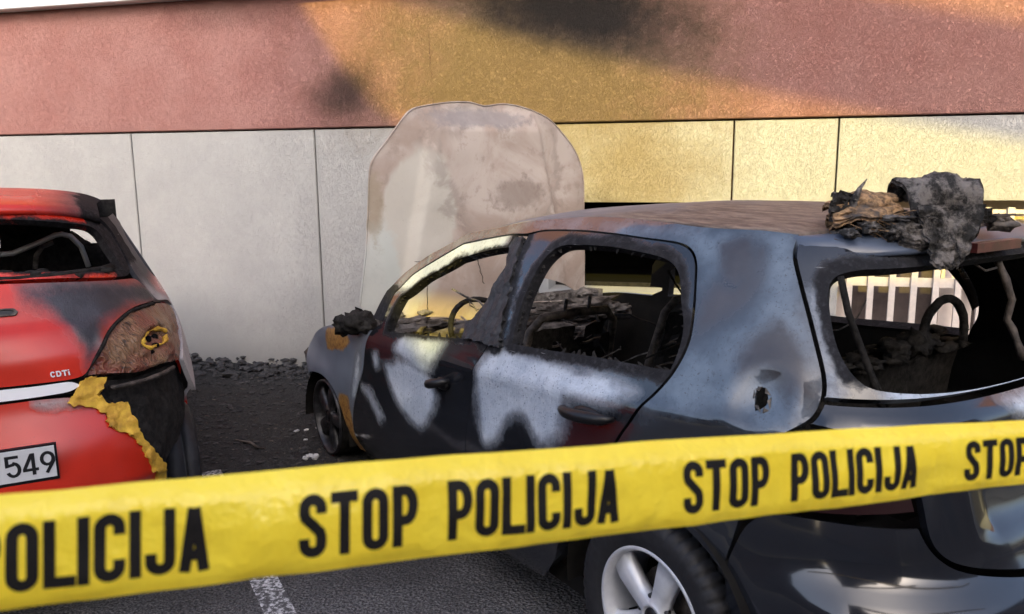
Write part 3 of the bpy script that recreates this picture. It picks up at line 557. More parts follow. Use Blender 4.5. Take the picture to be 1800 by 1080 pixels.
sp.data.attributes.new('char', 'FLOAT', 'POINT').data.foreach_set('value', np.array([(.05 if v[2] < 1.366 else -.5) for v in V], np.float32))  # shade under the spoiler lip put into the colour as char
mb = MB(); mb.box(-.448, -.418, -.115, .115, 1.360, 1.386); b = mb.build('brake_light', 'brake_lens', car, False)
mb = MB(); mb.tube([(-.375+.13*abs(y/.46)**4, y, 1.346-.018*abs(y/.46)**3) for y in np.linspace(-.46, .46, 25)], .010, 6); mb.build('window_top_strip', 'burnt_metal', tg)
# roof skin between the rails
top = [(.4674,1.414),(.4900,1.418),(.5121,1.4217),(.54,1.4195),(.567,1.4195),(.5946,1.4216),(.6271,1.4278),(.6909,1.4302),(.7472,1.426),(.8154,1.4071),(.8484,1.3985),(.9313,1.3614)]
C = DB.S(resample(np.array(top+top[::-1][1:-1]), .012)[: 1]) if False else DB.S(np.array(top))
tt = np.linspace(0, 1, 42); xs = np.interp(tt, np.linspace(0, 1, len(C)), C[:, 0]); ysd = np.interp(tt, np.linspace(0, 1, len(C)), C[:, 1]); zs = np.interp(tt, np.linspace(0, 1, len(C)), C[:, 2])
ker = np.array([1, 2, 3, 2, 1])/9
for A in (xs, ysd, zs): A[2:-2] = np.convolve(A, ker, 'valid')
V = []; Fc = []; nk = 33
for i in range(42):
    for kk in np.linspace(-1, 1, nk):
        u = tt[i]; fwdb = (.30*u**3-.20*(1-u)**6)*(1-kk**2)
        z = zs[i]+(.034*(1-u**3)+.022*u**3)*(1-abs(kk)**2.4)-.03*u**3*(1-kk**2)*.3
        z += .004*mnoise.noise(Vector((xs[i]*4, kk*3, 1)))+.0015*mnoise.noise(Vector((xs[i]*14, kk*9, 4)))
        V.append((xs[i]+fwdb, ysd[i]*kk*1.0, z))
for i in range(41):
    for k in range(nk-1): Fc.append((i*nk+k, (i+1)*nk+k, (i+1)*nk+k+1, i*nk+k+1))
nV = len(V); V2 = V+[(x, y*.97, z-.035) for x, y, z in V]; Fc2 = Fc+[tuple(nV+q for q in f[::-1]) for f in Fc]
edge = [k for k in range(nk)]+[i*nk+nk-1 for i in range(1, 42)]+[41*nk+k for k in range(nk-2, -1, -1)]+[i*nk for i in range(40, 0, -1)]
for a, b in zip(edge, edge[1:]+edge[:1]): Fc2.append((a, b, nV+b, nV+a))
ro = mk('roof', V2, Fc2, ['roof_skin', 'soot_skin'], car, True, [0]*len(Fc)+[1]*len(Fc)+[0]*len(edge))
# raised bonnet
hood = [(.796,.901),(.79,.959),(.756,1.243),(.726,1.578),(.709,1.634),(.629,1.73),(.564,1.814),(.506,1.879),(.452,1.894),(.272,1.922),(.136,1.923),(.085,1.901),(.05,1.908),(-.039,1.923),(-.185,1.903),(-.337,1.854),(-.395,1.809),(-.495,1.721),(-.577,1.625),(-.607,1.527),(-.622,1.229),(-.634,.803),(-.498,.885),(-.354,.941),(-.216,.969),(-.10,.90),(.0,.80),(.40,.78),(.70,.80)]
def hmap(Q):
    y, z = Q[:, 0], Q[:, 1]; yc = y-.07; ww = .70-.10*np.clip(z-1.4, 0, 1); k = np.abs(yc)/ww
    x = 2.2-.045*(1-np.clip(k, 0, 1)**2)+.10*np.clip(k-.86, 0, 1)**1.3*2.2+.04*(z-1.4)**2
    for sgn in (-1, 1):                                          # two pressed character lines
        cl = .07+sgn*(.30+.22*(1.9-z)); x += -.022*np.tanh((sgn*(cl-y))/.010)*np.clip((1.88-z)/.1, 0, 1)
    x += .09*np.clip(z-1.80, 0, .2)**1.2*2
    w = np.array([mnoise.noise(Vector((a*4, b*4, 2)))*.010+mnoise.noise(Vector((a*11, b*11, 5)))*.003 for a, b in Q])
    return np.stack([x+w, y, z], 1)
ho = panel('bonnet', hmap, hood, (), ('hood_metal', 'soot_skin'), car, .024, .012, 0., None, True)
for y, z, y2, z2 in ((.55, 1.12, .02, 1.13), (.47, 1.12, .46, .86), (.18, 1.13, .13, .97)):          # torn seams at the foot of the bonnet
    n = 14; pts = []
    for i in range(n+1):
        t = i/n; a, b = y+(y2-y)*t+.012*mnoise.noise(Vector((t*6, y, 3))), z+(z2-z)*t+.012*mnoise.noise(Vector((t*6, z, 8))); p = hmap(np.array([[a, b]]))[0]; pts.append((p[0]-.002, p[1], p[2]))
    MB().tube(pts, [.0015+.0025*abs(mnoise.noise(Vector((i*.7, y, z)))) for i in range(n+1)], 5).build('seam', 'burnt_metal', ho)
MB().tube([tuple(p+np.array([-.003, 0, 0])) for p in hmap(inset(resample(np.array(hood[:22]), .02)[:-40], .002))], .003, 6).build('folded_rim', 'hood_metal', ho)
# melted door mirror
mb = MB(); mb.blob((2.02, .90, .865), (.09, .075, .055), 3, .5, 2.2, 3.); mb.blob((2.10, .93, .84), (.06, .05, .045), 3, .6, 2.6, 5.); mb.blob((1.95, .88, .85), (.05, .04, .03), 3, .6, 2.6, 8.); mb.build('melted_mirror', 'char', car)
# burnt trim melted down the B pillar
def trimmap(mir):
    def f(Q):
        P = DB.S(Q, off=.006); w = np.zeros(len(Q))
        for i, p in enumerate(P):
            w[i] = .020*abs(mnoise.fractal(Vector((p[0]*26, 2, p[2]*5)), 1, 2, 4))+.012*mnoise.noise(Vector((p[0]*14, 7, p[2]*12)))+.012*max(0, 1.08-p[2])/.12
        P[:, 1] += w; P[:, 0] += .3*w*np.sin(P[:, 2]*40); return P
    return f
panel('melted_trim', trimmap(False), [(.908,.960),(.828,.968),(.834,1.0),(.842,1.10),(.847,1.22),(.852,1.335),(.866,1.338),(.870,1.24),(.882,1.13),(.898,1.05),(.912,1.0)], (), ('wet_char', 'wet_char'), car, .011, .02, 0., None, True, KU, True, .010)
# wheels
def spokes(mb_, R, y0, y1):
    for k in range(5):
        a = math.radians(36+72*k); ca, sa = math.cos(a), math.sin(a)
        def P(r, w, y): return (r*ca-w*sa, y, r*sa+w*ca)
        rings = []
        for r, w, d in ((.035, .034, 0.), (.09, .036, .004), (.15, .043, .004), (R-.008, .058, -.010)):
            rings.append([P(r, -w, y1-.016+d), P(r, -w*.62, y1+d), P(r, w*.62, y1+d), P(r, w, y1-.016+d), P(r, w*.9, y0), P(r, -w*.9, y0)])
        V = [p for rg in rings for p in rg]; Fc = []
        for i in range(3):
            for j in range(6): Fc.append((i*6+j, i*6+(j+1) % 6, (i+1)*6+(j+1) % 6, (i+1)*6+j))
        Fc += [(0, 1, 2, 3, 4, 5), tuple(18+j for j in range(6))[::-1]]; mb_.add(V, Fc)
def wheel(name, x, z, side_, mat, tyre, R=.207):
    w = bpy.data.objects.new(name, None); link(w, car); w.location = (x, side_*.76, z); w.rotation_euler = (0, 0, 0 if side_ > 0 else math.pi)
    rim = MB(); rim.lathe([(R+.006, .085), (R+.004, .097), (R-.004, .099), (R-.010, .090), (R-.018, .055), (R-.03, -.05), (R, -.085), (R+.006, -.085)], 56)
    spokes(rim, R-.004, .045, .082); rim.lathe([(.045, .03), (.045, .080), (.036, .086), (.034, .080), (.0, .079)], 28)
    r = rim.build('rim', mat, w); 
    em = MB(); em.lathe([(.030, .0800), (.028, .084), (.0, .0845)], 20); em.build('hub_cap', 'black_plastic', w)
    for k in range(5):
        a = math.radians(72*k); cx, cz = .062*math.cos(a), .062*math.sin(a); lm = MB(); lm.tube([(cx, .06, cz), (cx, .075, cz)], .007, 6); lm.build('wheel_nut', 'burnt_alloy', w)
    br = MB(); br.lathe([(.0, .0), (.13, .0), (.13, -.02), (.0, -.02)], 32); br.build('brake_disc', 'burnt_metal', w)
    if tyre:
        T = .312; prof_ = [(R-.004, .088), (R+.010, .099), (R+.035, .106), (T-.035, .107), (T-.016, .101), (T-.006, .090), (T-.001, .074), (T, .045), (T, .042), (T-.008, .040), (T-.008, .032), (T, .030), (T, 0), (T, -.02), (T-.001, -.054), (T-.016, -.081), (R+.03, -.085), (R-.004, -.078)]
        md = lambda k, j: (-.010 if (k % 5 == 0 and 4 <= j <= 13) else 0.)
        t_ = MB(); t_.lathe(prof_, 260, mod=md); t_.build('tyre', 'rubber', w)
    else:
        # steel cords and burnt bead that are left of the tyre
        t_ = MB(); t_.lathe([(R+.002, .080), (R+.012, .06), (R+.010, .0), (R+.012, -.06), (R+.002, -.080)], 56); t_.build('tyre_bead', 'char', w)
    return w
wheel('rear_wheel', 0, .312, 1, 'alloy', True); wheel('rear_wheel', 0, .312, -1, 'alloy', True)
wheel('front_wheel', 2.65, .217, 1, 'burnt_alloy', False); wheel('front_wheel', 2.65, .217, -1, 'burnt_alloy', False)
for x, rr_, zc in ((0, .385, .32), (2.65, .35, .14)):                                   # wheel housings
    for s_ in (1, -1):
        V = []; Fc = []; n = 20
        for i in range(n+1):
            a = math.pi*i/n*1.1-.15
            for y in (.86, .5): V.append((x+rr_*math.cos(a), s_*y, max(.14, zc+rr_*math.sin(a))))
        for i in range(n): Fc.append((2*i, 2*i+1, 2*i+3, 2*i+2))
        V += [(x+.4, s_*.5, .14), (x-.4, s_*.5, .14), (x-.4, s_*.5, .75), (x+.4, s_*.5, .75)]; k = len(V)-4; Fc.append((k, k+1, k+2, k+3))
        mk('wheel_housing', V, Fc, 'soot_skin', car, False)
# floor, firewall, inner sides
mb = MB(); mb.box(-.60, 2.25, -.78, .78, .17, .24); mb.build('floor_pan', 'soot_skin', car, False)
mb = MB(); mb.box(2.22, 2.27, -.70, .70, .2, .72); mb.build('bulkhead', 'soot_skin', car, False); MB().box(-.54, -.50, -.52, .52, .24, .70).build('boot_panel', 'soot_skin', car, False)
mb = MB(); mb.box(2.3, 3.2, -.62, .62, .16, .42); mb.blob((2.7, .1, .45), (.35, .45, .16), 3, .4, 3, 2.); mb.build('engine', 'char', car)
mb = MB(); mb.box(3.3, 3.38, -.6, .6, .3, .5); mb.blob((3.12, .74, .46), (.10, .06, .05), 2, .5, 3., 4.); mb.build('front_crossmember', 'burnt_metal', car, False)
# dashboard remains
mb = MB(); mb.tube([(1.95, .74, .72), (1.96, .3, .78), (1.97, 0, .80), (1.96, -.4, .78), (1.95, -.74, .74)], .035, 10, .1)
for i in range(46):
    y = random.uniform(-.7, .7); r = random.uniform(.02, .065); mb.blob((1.98+random.uniform(-.12, .16), y, .74+random.uniform(-.06, .09)), (r*1.2, r*random.uniform(1, 2.6), r*.6), 3, .8, 3.2, i+.3)
mb.build('dashboard', 'dash_ash', car)
mb = MB(); mb.add([(2.16, -.72, .80), (2.16, .72, .80), (2.30, .72, .78), (2.30, -.72, .78), (2.16, -.72, .86), (2.16, .72, .86), (2.30, .72, .85), (2.30, -.72, .85)], [(4, 5, 6, 7), (0, 1, 5, 4), (1, 2, 6, 5), (2, 3, 7, 6), (3, 0, 4, 7)])
for i in range(14): mb.blob((2.14+random.uniform(-.03, .1), random.uniform(-.65, .7), .85), (random.uniform(.02, .06), random.uniform(.03, .1), random.uniform(.012, .03)), 2, .5, 2.4, i+9.3)
mb.build('cowl', 'grey_ash_metal', car, False)
# seats
def seat(x, y, name='front_seat'):
    s_ = bpy.data.objects.new(name, None); link(s_, car); s_.location = (x, y, .29)
    w, h = .23, .62; lean = .30
    path = [(0, -w, .18), (-.06, -w*1.02, .42), (-.13, -w*.92, h+.04), (-.145, -w*.72, h+.09), (-.15, 0, h+.10), (-.145, w*.72, h+.09), (-.13, w*.92, h+.04), (-.06, w*1.02, .42), (0, w, .18)]
    MB().tube(path, .019, 8, .06).build('back_frame', 'burnt_metal', s_)
    mb = MB(); V = []; Fc = []
    for i in range(9):
        for j in range(9):
            v, u = i/8, j/8*2-1; V.append((-.02-.12*v+.02*mnoise.noise(Vector((u*3, v*3, x+y))), u*w*.9, .22+v*(h-.18)+.015*mnoise.noise(Vector((u*5, v*5, 4+y)))))
    for i in range(8):
        for j in range(8):
            if mnoise.noise(Vector((i*.9, j*.9, y*3))) > -.28: Fc.append((i*9+j, i*9+j+1, (i+1)*9+j+1, (i+1)*9+j))
    mb.add(V, Fc); mb.build('back_panel', 'char', s_)
    mb = MB()
    for zz in (.30, .40, .50, .58): mb.tube([(-.02-.12*(zz-.2)/.5+.015*math.sin(k*2.1), -w*.9+k*w*.3, zz+.012*math.sin(k*3)) for k in range(7)], .006, 5)
    mb.build('spring', 'burnt_metal', s_)
    for yy in (-.06, .06): MB().tube([(-.15, yy, h+.08), (-.165, yy, h+.16)], .008, 6).build('headrest_post', 'grey_ash_metal', s_)
    mb = MB(); mb.box(0, .46, -w, w, .06, .13); mb.blob((.22, 0, .15), (.24, .22, .05), 3, .4, 3., y); mb.build('cushion_pan', 'char', s_)
    mb = MB(); mb.tube([(0, -w, .18), (.48, -w, .15), (.52, 0, .15), (.48, w, .15), (0, w, .18)], .016, 6); mb.build('seat_frame', 'burnt_metal', s_); return s_
seat(1.15, .36); seat(1.15, -.36)
mb = MB()
V = []; Fc = []
for i in range(11):
    for j in range(25):
        v, u = i/10, j/24*2-1; V.append((.10-.12*v+.02*mnoise.noise(Vector((u*6, v*3, 2))), u*.66, .30+.66*v+.025*mnoise.noise(Vector((u*7, v*5, 7)))*(v**2)))
for i in range(10):
    for j in range(24): Fc.append((i*25+j, i*25+j+1, (i+1)*25+j+1, (i+1)*25+j))
mb.add(V, Fc); rs = mb.build('rear_seat_back', 'char', car)
mb = MB()
for i in range(30): mb.blob((random.uniform(-.06, .06), random.uniform(-.62, .6), .945+random.uniform(-.02, .02)), [random.uniform(.015, .04), random.uniform(.03, .09), random.uniform(.006, .02)], 3, .8, 3.2, i+.7)
mb.build('charred_padding', 'char', rs)['kind'] = 'stuff'
mb = MB()
for i in range(16): mb.blob((random.uniform(-.10, .06), random.uniform(-.62, .1), .965+random.uniform(-.02, .03)), [random.uniform(.01, .035), random.uniform(.02, .06), random.uniform(.008, .018)], 2, .6, 2.6, i+5.7)
mb.build('ash_crust', 'char', rs)['kind'] = 'stuff'
mb = MB(); mb.tube([(-.10, -.385+.13*math.cos(a), 1.005+.135*math.sin(a)) for a in np.linspace(-.3, math.pi+.2, 22)], .015, 8, .12); mb.blob((-.08, -.24, 1.0), (.05, .06, .05), 3, .8, 2.4, 3.); mb.blob((-.08, -.15, .985), (.04, .05, .035), 3, .8, 2.4, 5.); mb.build('headrest_hoop', 'char', rs)
# steering wheel and column
mb = MB(); mb.tube([(1.72+.10*math.sin(a), .37+.175*math.cos(a), .80+.15*math.sin(a)) for a in np.linspace(0, 2*math.pi, 33)], .014, 8); mb.tube([(1.72, .20, .80), (1.74, .37, .79), (1.72, .54, .80)], .015, 6); mb.tube([(1.72, .37, .80), (2.0, .37, .70)], .025, 8); mb.build('steering_wheel', 'char', car)
# hanging shreds of headlining, strut, cables
mb = MB()
for i in range(15):
    x, y = random.uniform(.2, .9), random.uniform(-.60, -.1); L = random.uniform(.08, .24); pts = [(x+.01*math.sin(k*1.3+i), y+.012*math.cos(k*1.7+i), 1.40-L*k/6) for k in range(7)]
    mb.tube(pts, [random.uniform(.003, .012)*(1-k/9) for k in range(7)], 5, .3)
mb.build('hanging_headlining', 'char', car)
mb = MB(); mb.tube([(-.312, .505, 1.315), (-.335, .495, 1.22), (-.385, .455, 1.06), (-.41, .435, .97)], .009, 8); mb.tube([(-.36, .475, 1.13), (-.42, .425, .98)], .006, 6); mb.build('gas_strut', 'char', car)
mb = MB(); pts = [(-.36+.010*math.sin(k*1.1)-.006*k, -.175-.004*k+.006*math.sin(k*2.1), 1.345-.030*k) for k in range(12)]; mb.tube(pts, [.008+.004*abs(math.sin(k*1.7)) for k in range(12)], 6, .2)
mb.tube([(-.36, -.17, 1.29), (-.36, -.11, 1.285), (-.35, -.06, 1.31)], .004, 5); mb.build('hanging_cable', 'burnt_metal', car)
# torn hole rim: bent flaps of metal
for i, (a0, wd, ln) in enumerate(((.3, .35, .022), (1.2, .45, .016), (2.3, .4, .020), (3.3, .5, .026), (4.3, .35, .014), (5.3, .45, .020))):
    hp_ = lambda a, r, o: DB.S(np.array([[.5215+.0085*r*math.cos(a), 1.018+.031*r*math.sin(a)]]), off=o)[0]
    V = [hp_(a0-wd, 1.02, .001), hp_(a0+wd, 1.02, .001), hp_(a0+wd*.4, .75, .010), hp_(a0-wd*.1, .62, .5*ln), hp_(a0-wd*.5, .8, .008)]
    V = V+[p+np.array([.002, -.003, 0]) for p in V]
    mk('torn_metal', V, [(0, 1, 2, 3, 4), (9, 8, 7, 6, 5), (1, 0, 5, 6), (2, 1, 6, 7), (3, 2, 7, 8), (4, 3, 8, 9), (0, 4, 9, 5)], 'grey_ash_metal', qp, False)
# wires, springs and shards left in the cabin
for i in range(34):
    x, y, z = random.uniform(.3, 1.9), random.uniform(-.65, .55), random.uniform(.55, .95); pts = []; d_ = Vector((random.uniform(-1, 1), random.uniform(-1, 1), random.uniform(-.5, .6)))
    p = Vector((x, y, z))
    for k in range(7): pts.append(tuple(p)); p = p+d_*.05; d_ += Vector((random.uniform(-.6, .6), random.uniform(-.6, .6), random.uniform(-.6, .5)))
    MB().tube(pts, random.uniform(.0025, .006), 5, .2).build('burnt_wire', random.choice(['burnt_metal', 'char', 'grey_ash_metal']), car)
for q_, hl in ((fd, fwin), (rd, rwin)):
    P_ = resample(np.array(hl)*np.array(KU), .018)
    ctr = P_.mean(0)
    for i in range(0, len(P_), 1):
        if random.random() < .55: continue
        a = P_[i]; b_ = P_[(i+1) % len(P_)]; inn = (ctr-a)/np.linalg.norm(ctr-a)*random.uniform(.004, .020)
        V = [DB.S(np.array([v/np.array(KU)]), off=-.012)[0] for v in (a-inn*.4, b_-inn*.4, (a+b_)/2+inn)]; V += [v+np.array([0, -.006, 0]) for v in V]
        mk('charred_seal', V, [(0, 1, 2), (5, 4, 3), (0, 3, 4, 1), (1, 4, 5, 2), (2, 5, 3, 0)], 'char', q_, False)
# ------------------------------------------------------------------ lettering made of strokes (unit height, width w)
def arc(cx, cy, rx, ry, a0, a1, n=8): return [(cx+rx*math.cos(math.radians(a0+(a1-a0)*i/n)), cy+ry*math.sin(math.radians(a0+(a1-a0)*i/n))) for i in range(n+1)]
def glyphs(w, s):
    h = s/2; x0, x1, xm = h, w-h, w/2; r = (x1-x0)/2; G = {}
    ring = lambda y0, y1: arc(xm, y1-r, r, r, 0, 180)+arc(xm, y0+r, r, r, 180, 360)+[(x1, y1-r)]
    G['O'] = ([ring(h, 1-h)], w); G['0'] = G['O']; G['I'] = ([[(h, 0), (h, 1)]], s); G['L'] = ([[(h, 1), (h, h), (w, h)]], w*.92); G['T'] = ([[(0, 1-h), (w, 1-h)], [(xm, 1-h), (xm, 0)]], w)
    G['P'] = ([[(h, 0), (h, 1-h), (xm, 1-h)]+arc(xm, 1-h-.24, r, .24, 90, -90)+[(h, 1-h-.48)]], w)
    G['C'] = ([[(x1, .68), (x1, 1-h-r)]+arc(xm, 1-h-r, r, r, 0, 180)+arc(xm, h+r, r, r, 180, 360)+[(x1, .32)]], w)
    if r > .25: G['C'] = ([arc(xm, 1-h-r, r, r, 30, 180)+arc(xm, h+r, r, r, 180, 330)], w)
    G['D'] = ([[(h, h), (h, 1-h), (xm*.8, 1-h)]+arc(xm, .5, r, .5-h, 90, -90)+[(h, h)]], w)
    G['J'] = ([[(x1, 1), (x1, h+r)]+arc(xm, h+r, r, r, 0, -180)+[(x0, .34)]], w)
    G['S'] = ([[(x1, .70), (x1, 1-h-r)]+arc(xm, 1-h-r, r, r, 0, 180)+[(x0, .72), (x0+.05*w, .64), (x1-.05*w, .40), (x1, .31)]+arc(xm, h+r, r, r, 0, -180)+[(x0, .31)]], w)
    G['A'] = ([[(h*.9, 0), (xm-.02*w, 1-h*.2)], [(w-h*.9, 0), (xm+.02*w, 1-h*.2)], [(w*.24, .26), (w*.76, .26)]], w)
    G['5'] = ([[(x1, 1-h), (x0, 1-h), (x0, .56), (xm, .60)]+arc(xm, .36, r, .36-h+.0, 80, -90)+arc(xm, .36, r, .36-h, -90, -160)], w)
    G['4'] = ([[(w*.68, 0), (w*.68, 1)], [(w*.62, 1-h*.4), (h*.7, .30), (h*.7, .25), (w, .25)]], w)
    G['9'] = ([arc(xm, .66, r, .34-h, 0, 360, 18), [(x1, .66), (x1*.98, .5), (w*.38, 0)]], w)
    G['i'] = ([[(h, 0), (h, .66)], [(h, .82), (h, 1)]], s)
    return G
def thick(path, s):
    """flat ribbon polygons along a path"""
    P = [Vector(p) for p in path]; n = len(P); V = []; Fc = []
    closed = (P[0]-P[-1]).length < 1e-6
    for i, p in enumerate(P):
        a = (P[i]-P[i-1]) if i else ((P[-1]-P[-2]) if closed else P[1]-P[0]); b = (P[i+1]-P[i]) if i < n-1 else ((P[1]-P[0]) if closed else P[-1]-P[-2])
        if a.length < 1e-7: a = b
        if b.length < 1e-7: b = a
        a.normalize(); b.normalize(); t = (a+b); t = t.normalized() if t.length > 1e-6 else a; nn = Vector((-t.y, t.x)); k = s/2/max(.5, nn.dot(Vector((-a.y, a.x))))
        V += [tuple(p+nn*k), tuple(p-nn*k)]
    for i in range(n-1): Fc.append((2*i+1, 2*i+3, 2*i+2, 2*i))
    return V, Fc
def sub(path, d):
    out = [path[0]]
    for a, b in zip(path, path[1:]):
        L = math.hypot(b[0]-a[0], b[1]-a[1]); k = max(1, int(L/d))
        out += [(a[0]+(b[0]-a[0])*j/k, a[1]+(b[1]-a[1])*j/k) for j in range(1, k+1)]
    return out
def letter(ch, G, s, fmap, mat, parent, name='letter', depth=0.):
    mb = MB()
    for li, path in enumerate(G[ch][0]):
        V, Fc = thick(sub(path, .12), s); top_ = [fmap(x, y, depth+.0001*li) for x, y in V]
        if depth:
            n = len(V); bot = [fmap(x, y, -.001) for x, y in V]; ff = list(Fc)
            for i in range(0, n-2, 2): ff += [(i, i+2, n+i+2, n+i), (i+3, i+1, n+i+1, n+i+3)]
            ff += [(1, 0, n, n+1), (n-2, n-1, 2*n-1, 2*n-2)]; mb.add(top_+bot, ff)
        else: mb.add(top_, Fc)
    return mb.build(name, mat, parent, False)

# ------------------------------------------------------------------ red hatchback (same frame convention)
def rdisp(t, z, P):
    w = np.array([mnoise.noise(Vector((p[0]*3.1+9, p[1]*3.1, p[2]*4.2))) for p in P]); d = .002*w
    a = np.abs(t)
    d += .012*np.tanh((1.075-z)/.010)*(a < .36)*np.clip((.37-a)/.04, 0, 1)*np.exp(-((z-1.02)/.11)**2)      # fold across the tailgate
    d += .012*np.exp(-((z-.62)/.10)**2)*(z < .84);
    d += .010*np.tanh((z-.50)/.012)*np.exp(-((z-.50)/.08)**2)
    return d
RB = Body([(.12,.73),(.2,.77),(.35,.80),(.55,.815),(.75,.81),(.9,.785),(1.0,.75),(1.1,.70),(1.2,.65),(1.3,.60),(1.38,.56),(1.44,.51),(1.49,.44)],
 [(.12,-.58),(.2,-.66),(.35,-.71),(.55,-.715),(.7,-.69),(.8,-.655),(.9,-.63),(1.0,-.60),(1.1,-.54),(1.2,-.46),(1.3,-.38),(1.38,-.33),(1.44,-.28),(1.49,-.22)],
 [(.12,3.15),(.2,3.22),(.35,3.26),(.55,3.25),(.75,3.15),(.9,2.9),(1.0,2.55),(1.1,2.3),(1.2,2.1),(1.3,1.9),(1.38,1.6),(1.49,1.1)], 1.2, 4.0, 4.0, rdisp)
TR = math.radians(28)
red = thing('red_car', 'red hatchback with scorched rear corner, broken rear window and melted tail light', 'car', (-2.0902741, 3.08786662, 0), math.pi/2+TR)
RL = lambda Q: RB.S(Q); RR = lambda Q: RB.S(Q, mirror=True)
sw = lambda P: [(-a, b) for a, b in P]
rwin2 = [(.1829,1.4297),(.3265,1.4165),(.4469,1.3903),(.4765,1.3665),(.49,1.29),(.4987,1.212),(.3304,1.2409),(.1447,1.2549)]
# right side is local y < 0: t negative.  Tailgate frame with the broken window
fr_r = [(.20,1.452),(.40,1.440),(.50,1.415),(.53,1.36),(.536,1.28),(.525,1.20),(.50,1.185),(.33,1.215),(.14,1.225)]
rburn = [(-.17,1.222),(-.3072,1.2153),(-.4895,1.1912),(-.60,1.12),(-.56,1.05),(-.47,1.075),(-.3862,1.055),(-.345,1.02),(-.315,.945),(-.29,.93),(-.2957,1.0025),(-.268,1.08),(-.2247,1.1382),(-.18,1.17)]
rash = [(-.20,1.205),(-.33,1.200),(-.46,1.16),(-.52,1.11),(-.50,1.10),(-.42,1.145),(-.32,1.185),(-.22,1.193)]
rash2 = [(-.29,1.055),(-.335,1.05),(-.34,.98),(-.325,.975),(-.30,1.01)]
tf = panel('tailgate_frame', RL, [(0,1.455)]+fr_r+[(0,1.228)]+sw(fr_r[::-1]), [rwin2+sw(rwin2[::-1])], ('red_paint', 'soot_skin'), red, .02, .03, .004,
           dict(char=[('hole', .012), lambda Q: np.where(Q[:, 0] < -.455, np.minimum(.06, (-Q[:, 0]-.455)*2.6), -.5)], ash=[[(-.47,1.40),(-.50,1.38),(-.515,1.28),(-.505,1.20),(-.495,1.21),(-.50,1.29)]]), True, KU)
tp = [(.14,1.220),(.33,1.208),(.50,1.180),(.53,1.165),(.552,1.105),(.5537,1.0715),(.4662,1.0834),(.4136,1.0672),(.3625,1.0275),(.3109,.9496),(.2866,.9032),(.26,.893)]
tpan = panel('tailgate', RL, [(0,1.224)]+tp+[(0,.897)]+sw(tp[::-1]), (), ('red_paint', 'soot_skin'), red, .018, .02, .003, dict(dk=[rburn], ash=[rash, rash2]), True, KU)
# roof with spoiler lip
V = []; Fc = []; ny = 37; prof = [(.60, .055), (.25, .052), (.05, .040), (-.04, .024), (-.075, .006), (-.070, -.012), (-.03, -.020), (.02, -.024)]
for i in range(ny):
    k = i/(ny-1)*2-1; y = .475*k; xb = -.22+.20*abs(k)**3.2; zb_ = 1.462-.030*abs(k)**2.2-.03*abs(k)**8
    for dx, dz in prof: V.append((xb+dx, y*(1 if dx < .3 else 1.06), zb_+dz+(.0 if dx < .2 else .012*(1-k*k))))
n = len(prof)
for i in range(ny-1):
    for j in range(n-1): Fc.append((i*n+j, (i+1)*n+j, (i+1)*n+j+1, i*n+j+1))
rroof = mk('roof_spoiler', V, Fc, ['red_paint'], red)
for an in ('ash', 'dk', 'rust', 'char'):
    rroof.data.attributes.new(an, 'FLOAT', 'POINT').data.foreach_set('value', np.array([(max(-.5, min(.06, (-v[1]-.40)*.6)) if an == 'char' else max(-.5, (-v[1]-.30)*.5-.02) if an == 'dk' else -.5) for v in V], np.float32))
V = []; Fc = []
for i in range(20):
    for k in np.linspace(-1, 1, 21): u = i/19; V.append((.30+1.1*u, k*(.485-.02*u), 1.475+.035*(1-k*k)-.05*u*u-.075*k**4))
for i in range(19):
    for k in range(20): Fc.append((i*21+k, (i+1)*21+k, (i+1)*21+k+1, i*21+k+1))
rr2 = mk('roof', V, Fc, 'red_paint', red)
for an in ('ash', 'dk', 'rust', 'char'): rr2.data.attributes.new(an, 'FLOAT', 'POINT').data.foreach_set('value', np.full(len(V), -.5, np.float32))
# sides: quarter panels with C pillar, doors
qpan = [(.532,1.41),(.545,1.36),(.545,1.28),(.536,1.19),(.556,1.105),(.565,1.066),(.60,1.05),(.66,1.02),(.70,.98),(.672,.93),(.60,.875),(.562,.828),(.58,.74),(.60,.66),(.64,.70),(.68,.72),(.72,.70),(.76,.62),(.79,.48),(.80,.30),(.88,.25),(.88,.75),(.87,1.02),(.84,1.06),(.70,1.12),(.66,1.18),(.66,1.30),(.70,1.34),(.88,1.35),(.88,1.385),(.70,1.40),(.58,1.405)]
sdoor = [(.885,.25),(.885,1.02),(.885,1.385),(1.1,1.375),(1.25,1.30),(1.36,1.14),(1.40,.95),(1.38,.25)]; sdw = [(.92,1.04),(.92,1.35),(1.08,1.335),(1.2,1.28),(1.30,1.14),(1.32,1.0)]
for mir in (False, True):
    f = RR if mir else RL; kw = dict(parent=red, K=KU, flip=not mir)
    panel('rear_quarter_panel', f, qpan, (), ('red_paint', 'soot_skin'), res=.026, attrs=dict(char=[lambda Q: np.where(Q[:, 0] < .60, Q[:, 1]-1.22, -.5)*.6] if mir else [], dk=[lambda Q: np.minimum(Q[:, 1]-1.12, .1)] if mir else [], ash=[[(.54,1.33),(.56,1.30),(.60,1.10),(.85,.95),(.85,.45),(.58,.45),(.550,.85),(.575,1.0),(.545,1.12),(.540,1.2)]] if mir else []), **kw)
    panel('side_door', f, sdoor, [sdw], ('red_paint', 'soot_skin'), res=.05, thick=.04, attrs=dict(char=[('hole', .03)], dk=[lambda Q: np.minimum(Q[:, 1]-.9, .1)] if mir else []), **kw)
    panel('front_fender', f, [(1.386,.25),(1.405,.95),(1.55,.90),(1.80,.80),(1.85,.30),(1.62,.25),(1.60,.45),(1.54,.60),(1.48,.60),(1.43,.45),(1.42,.25)], (), ('red_paint', 'soot_skin'), res=.05, **kw)
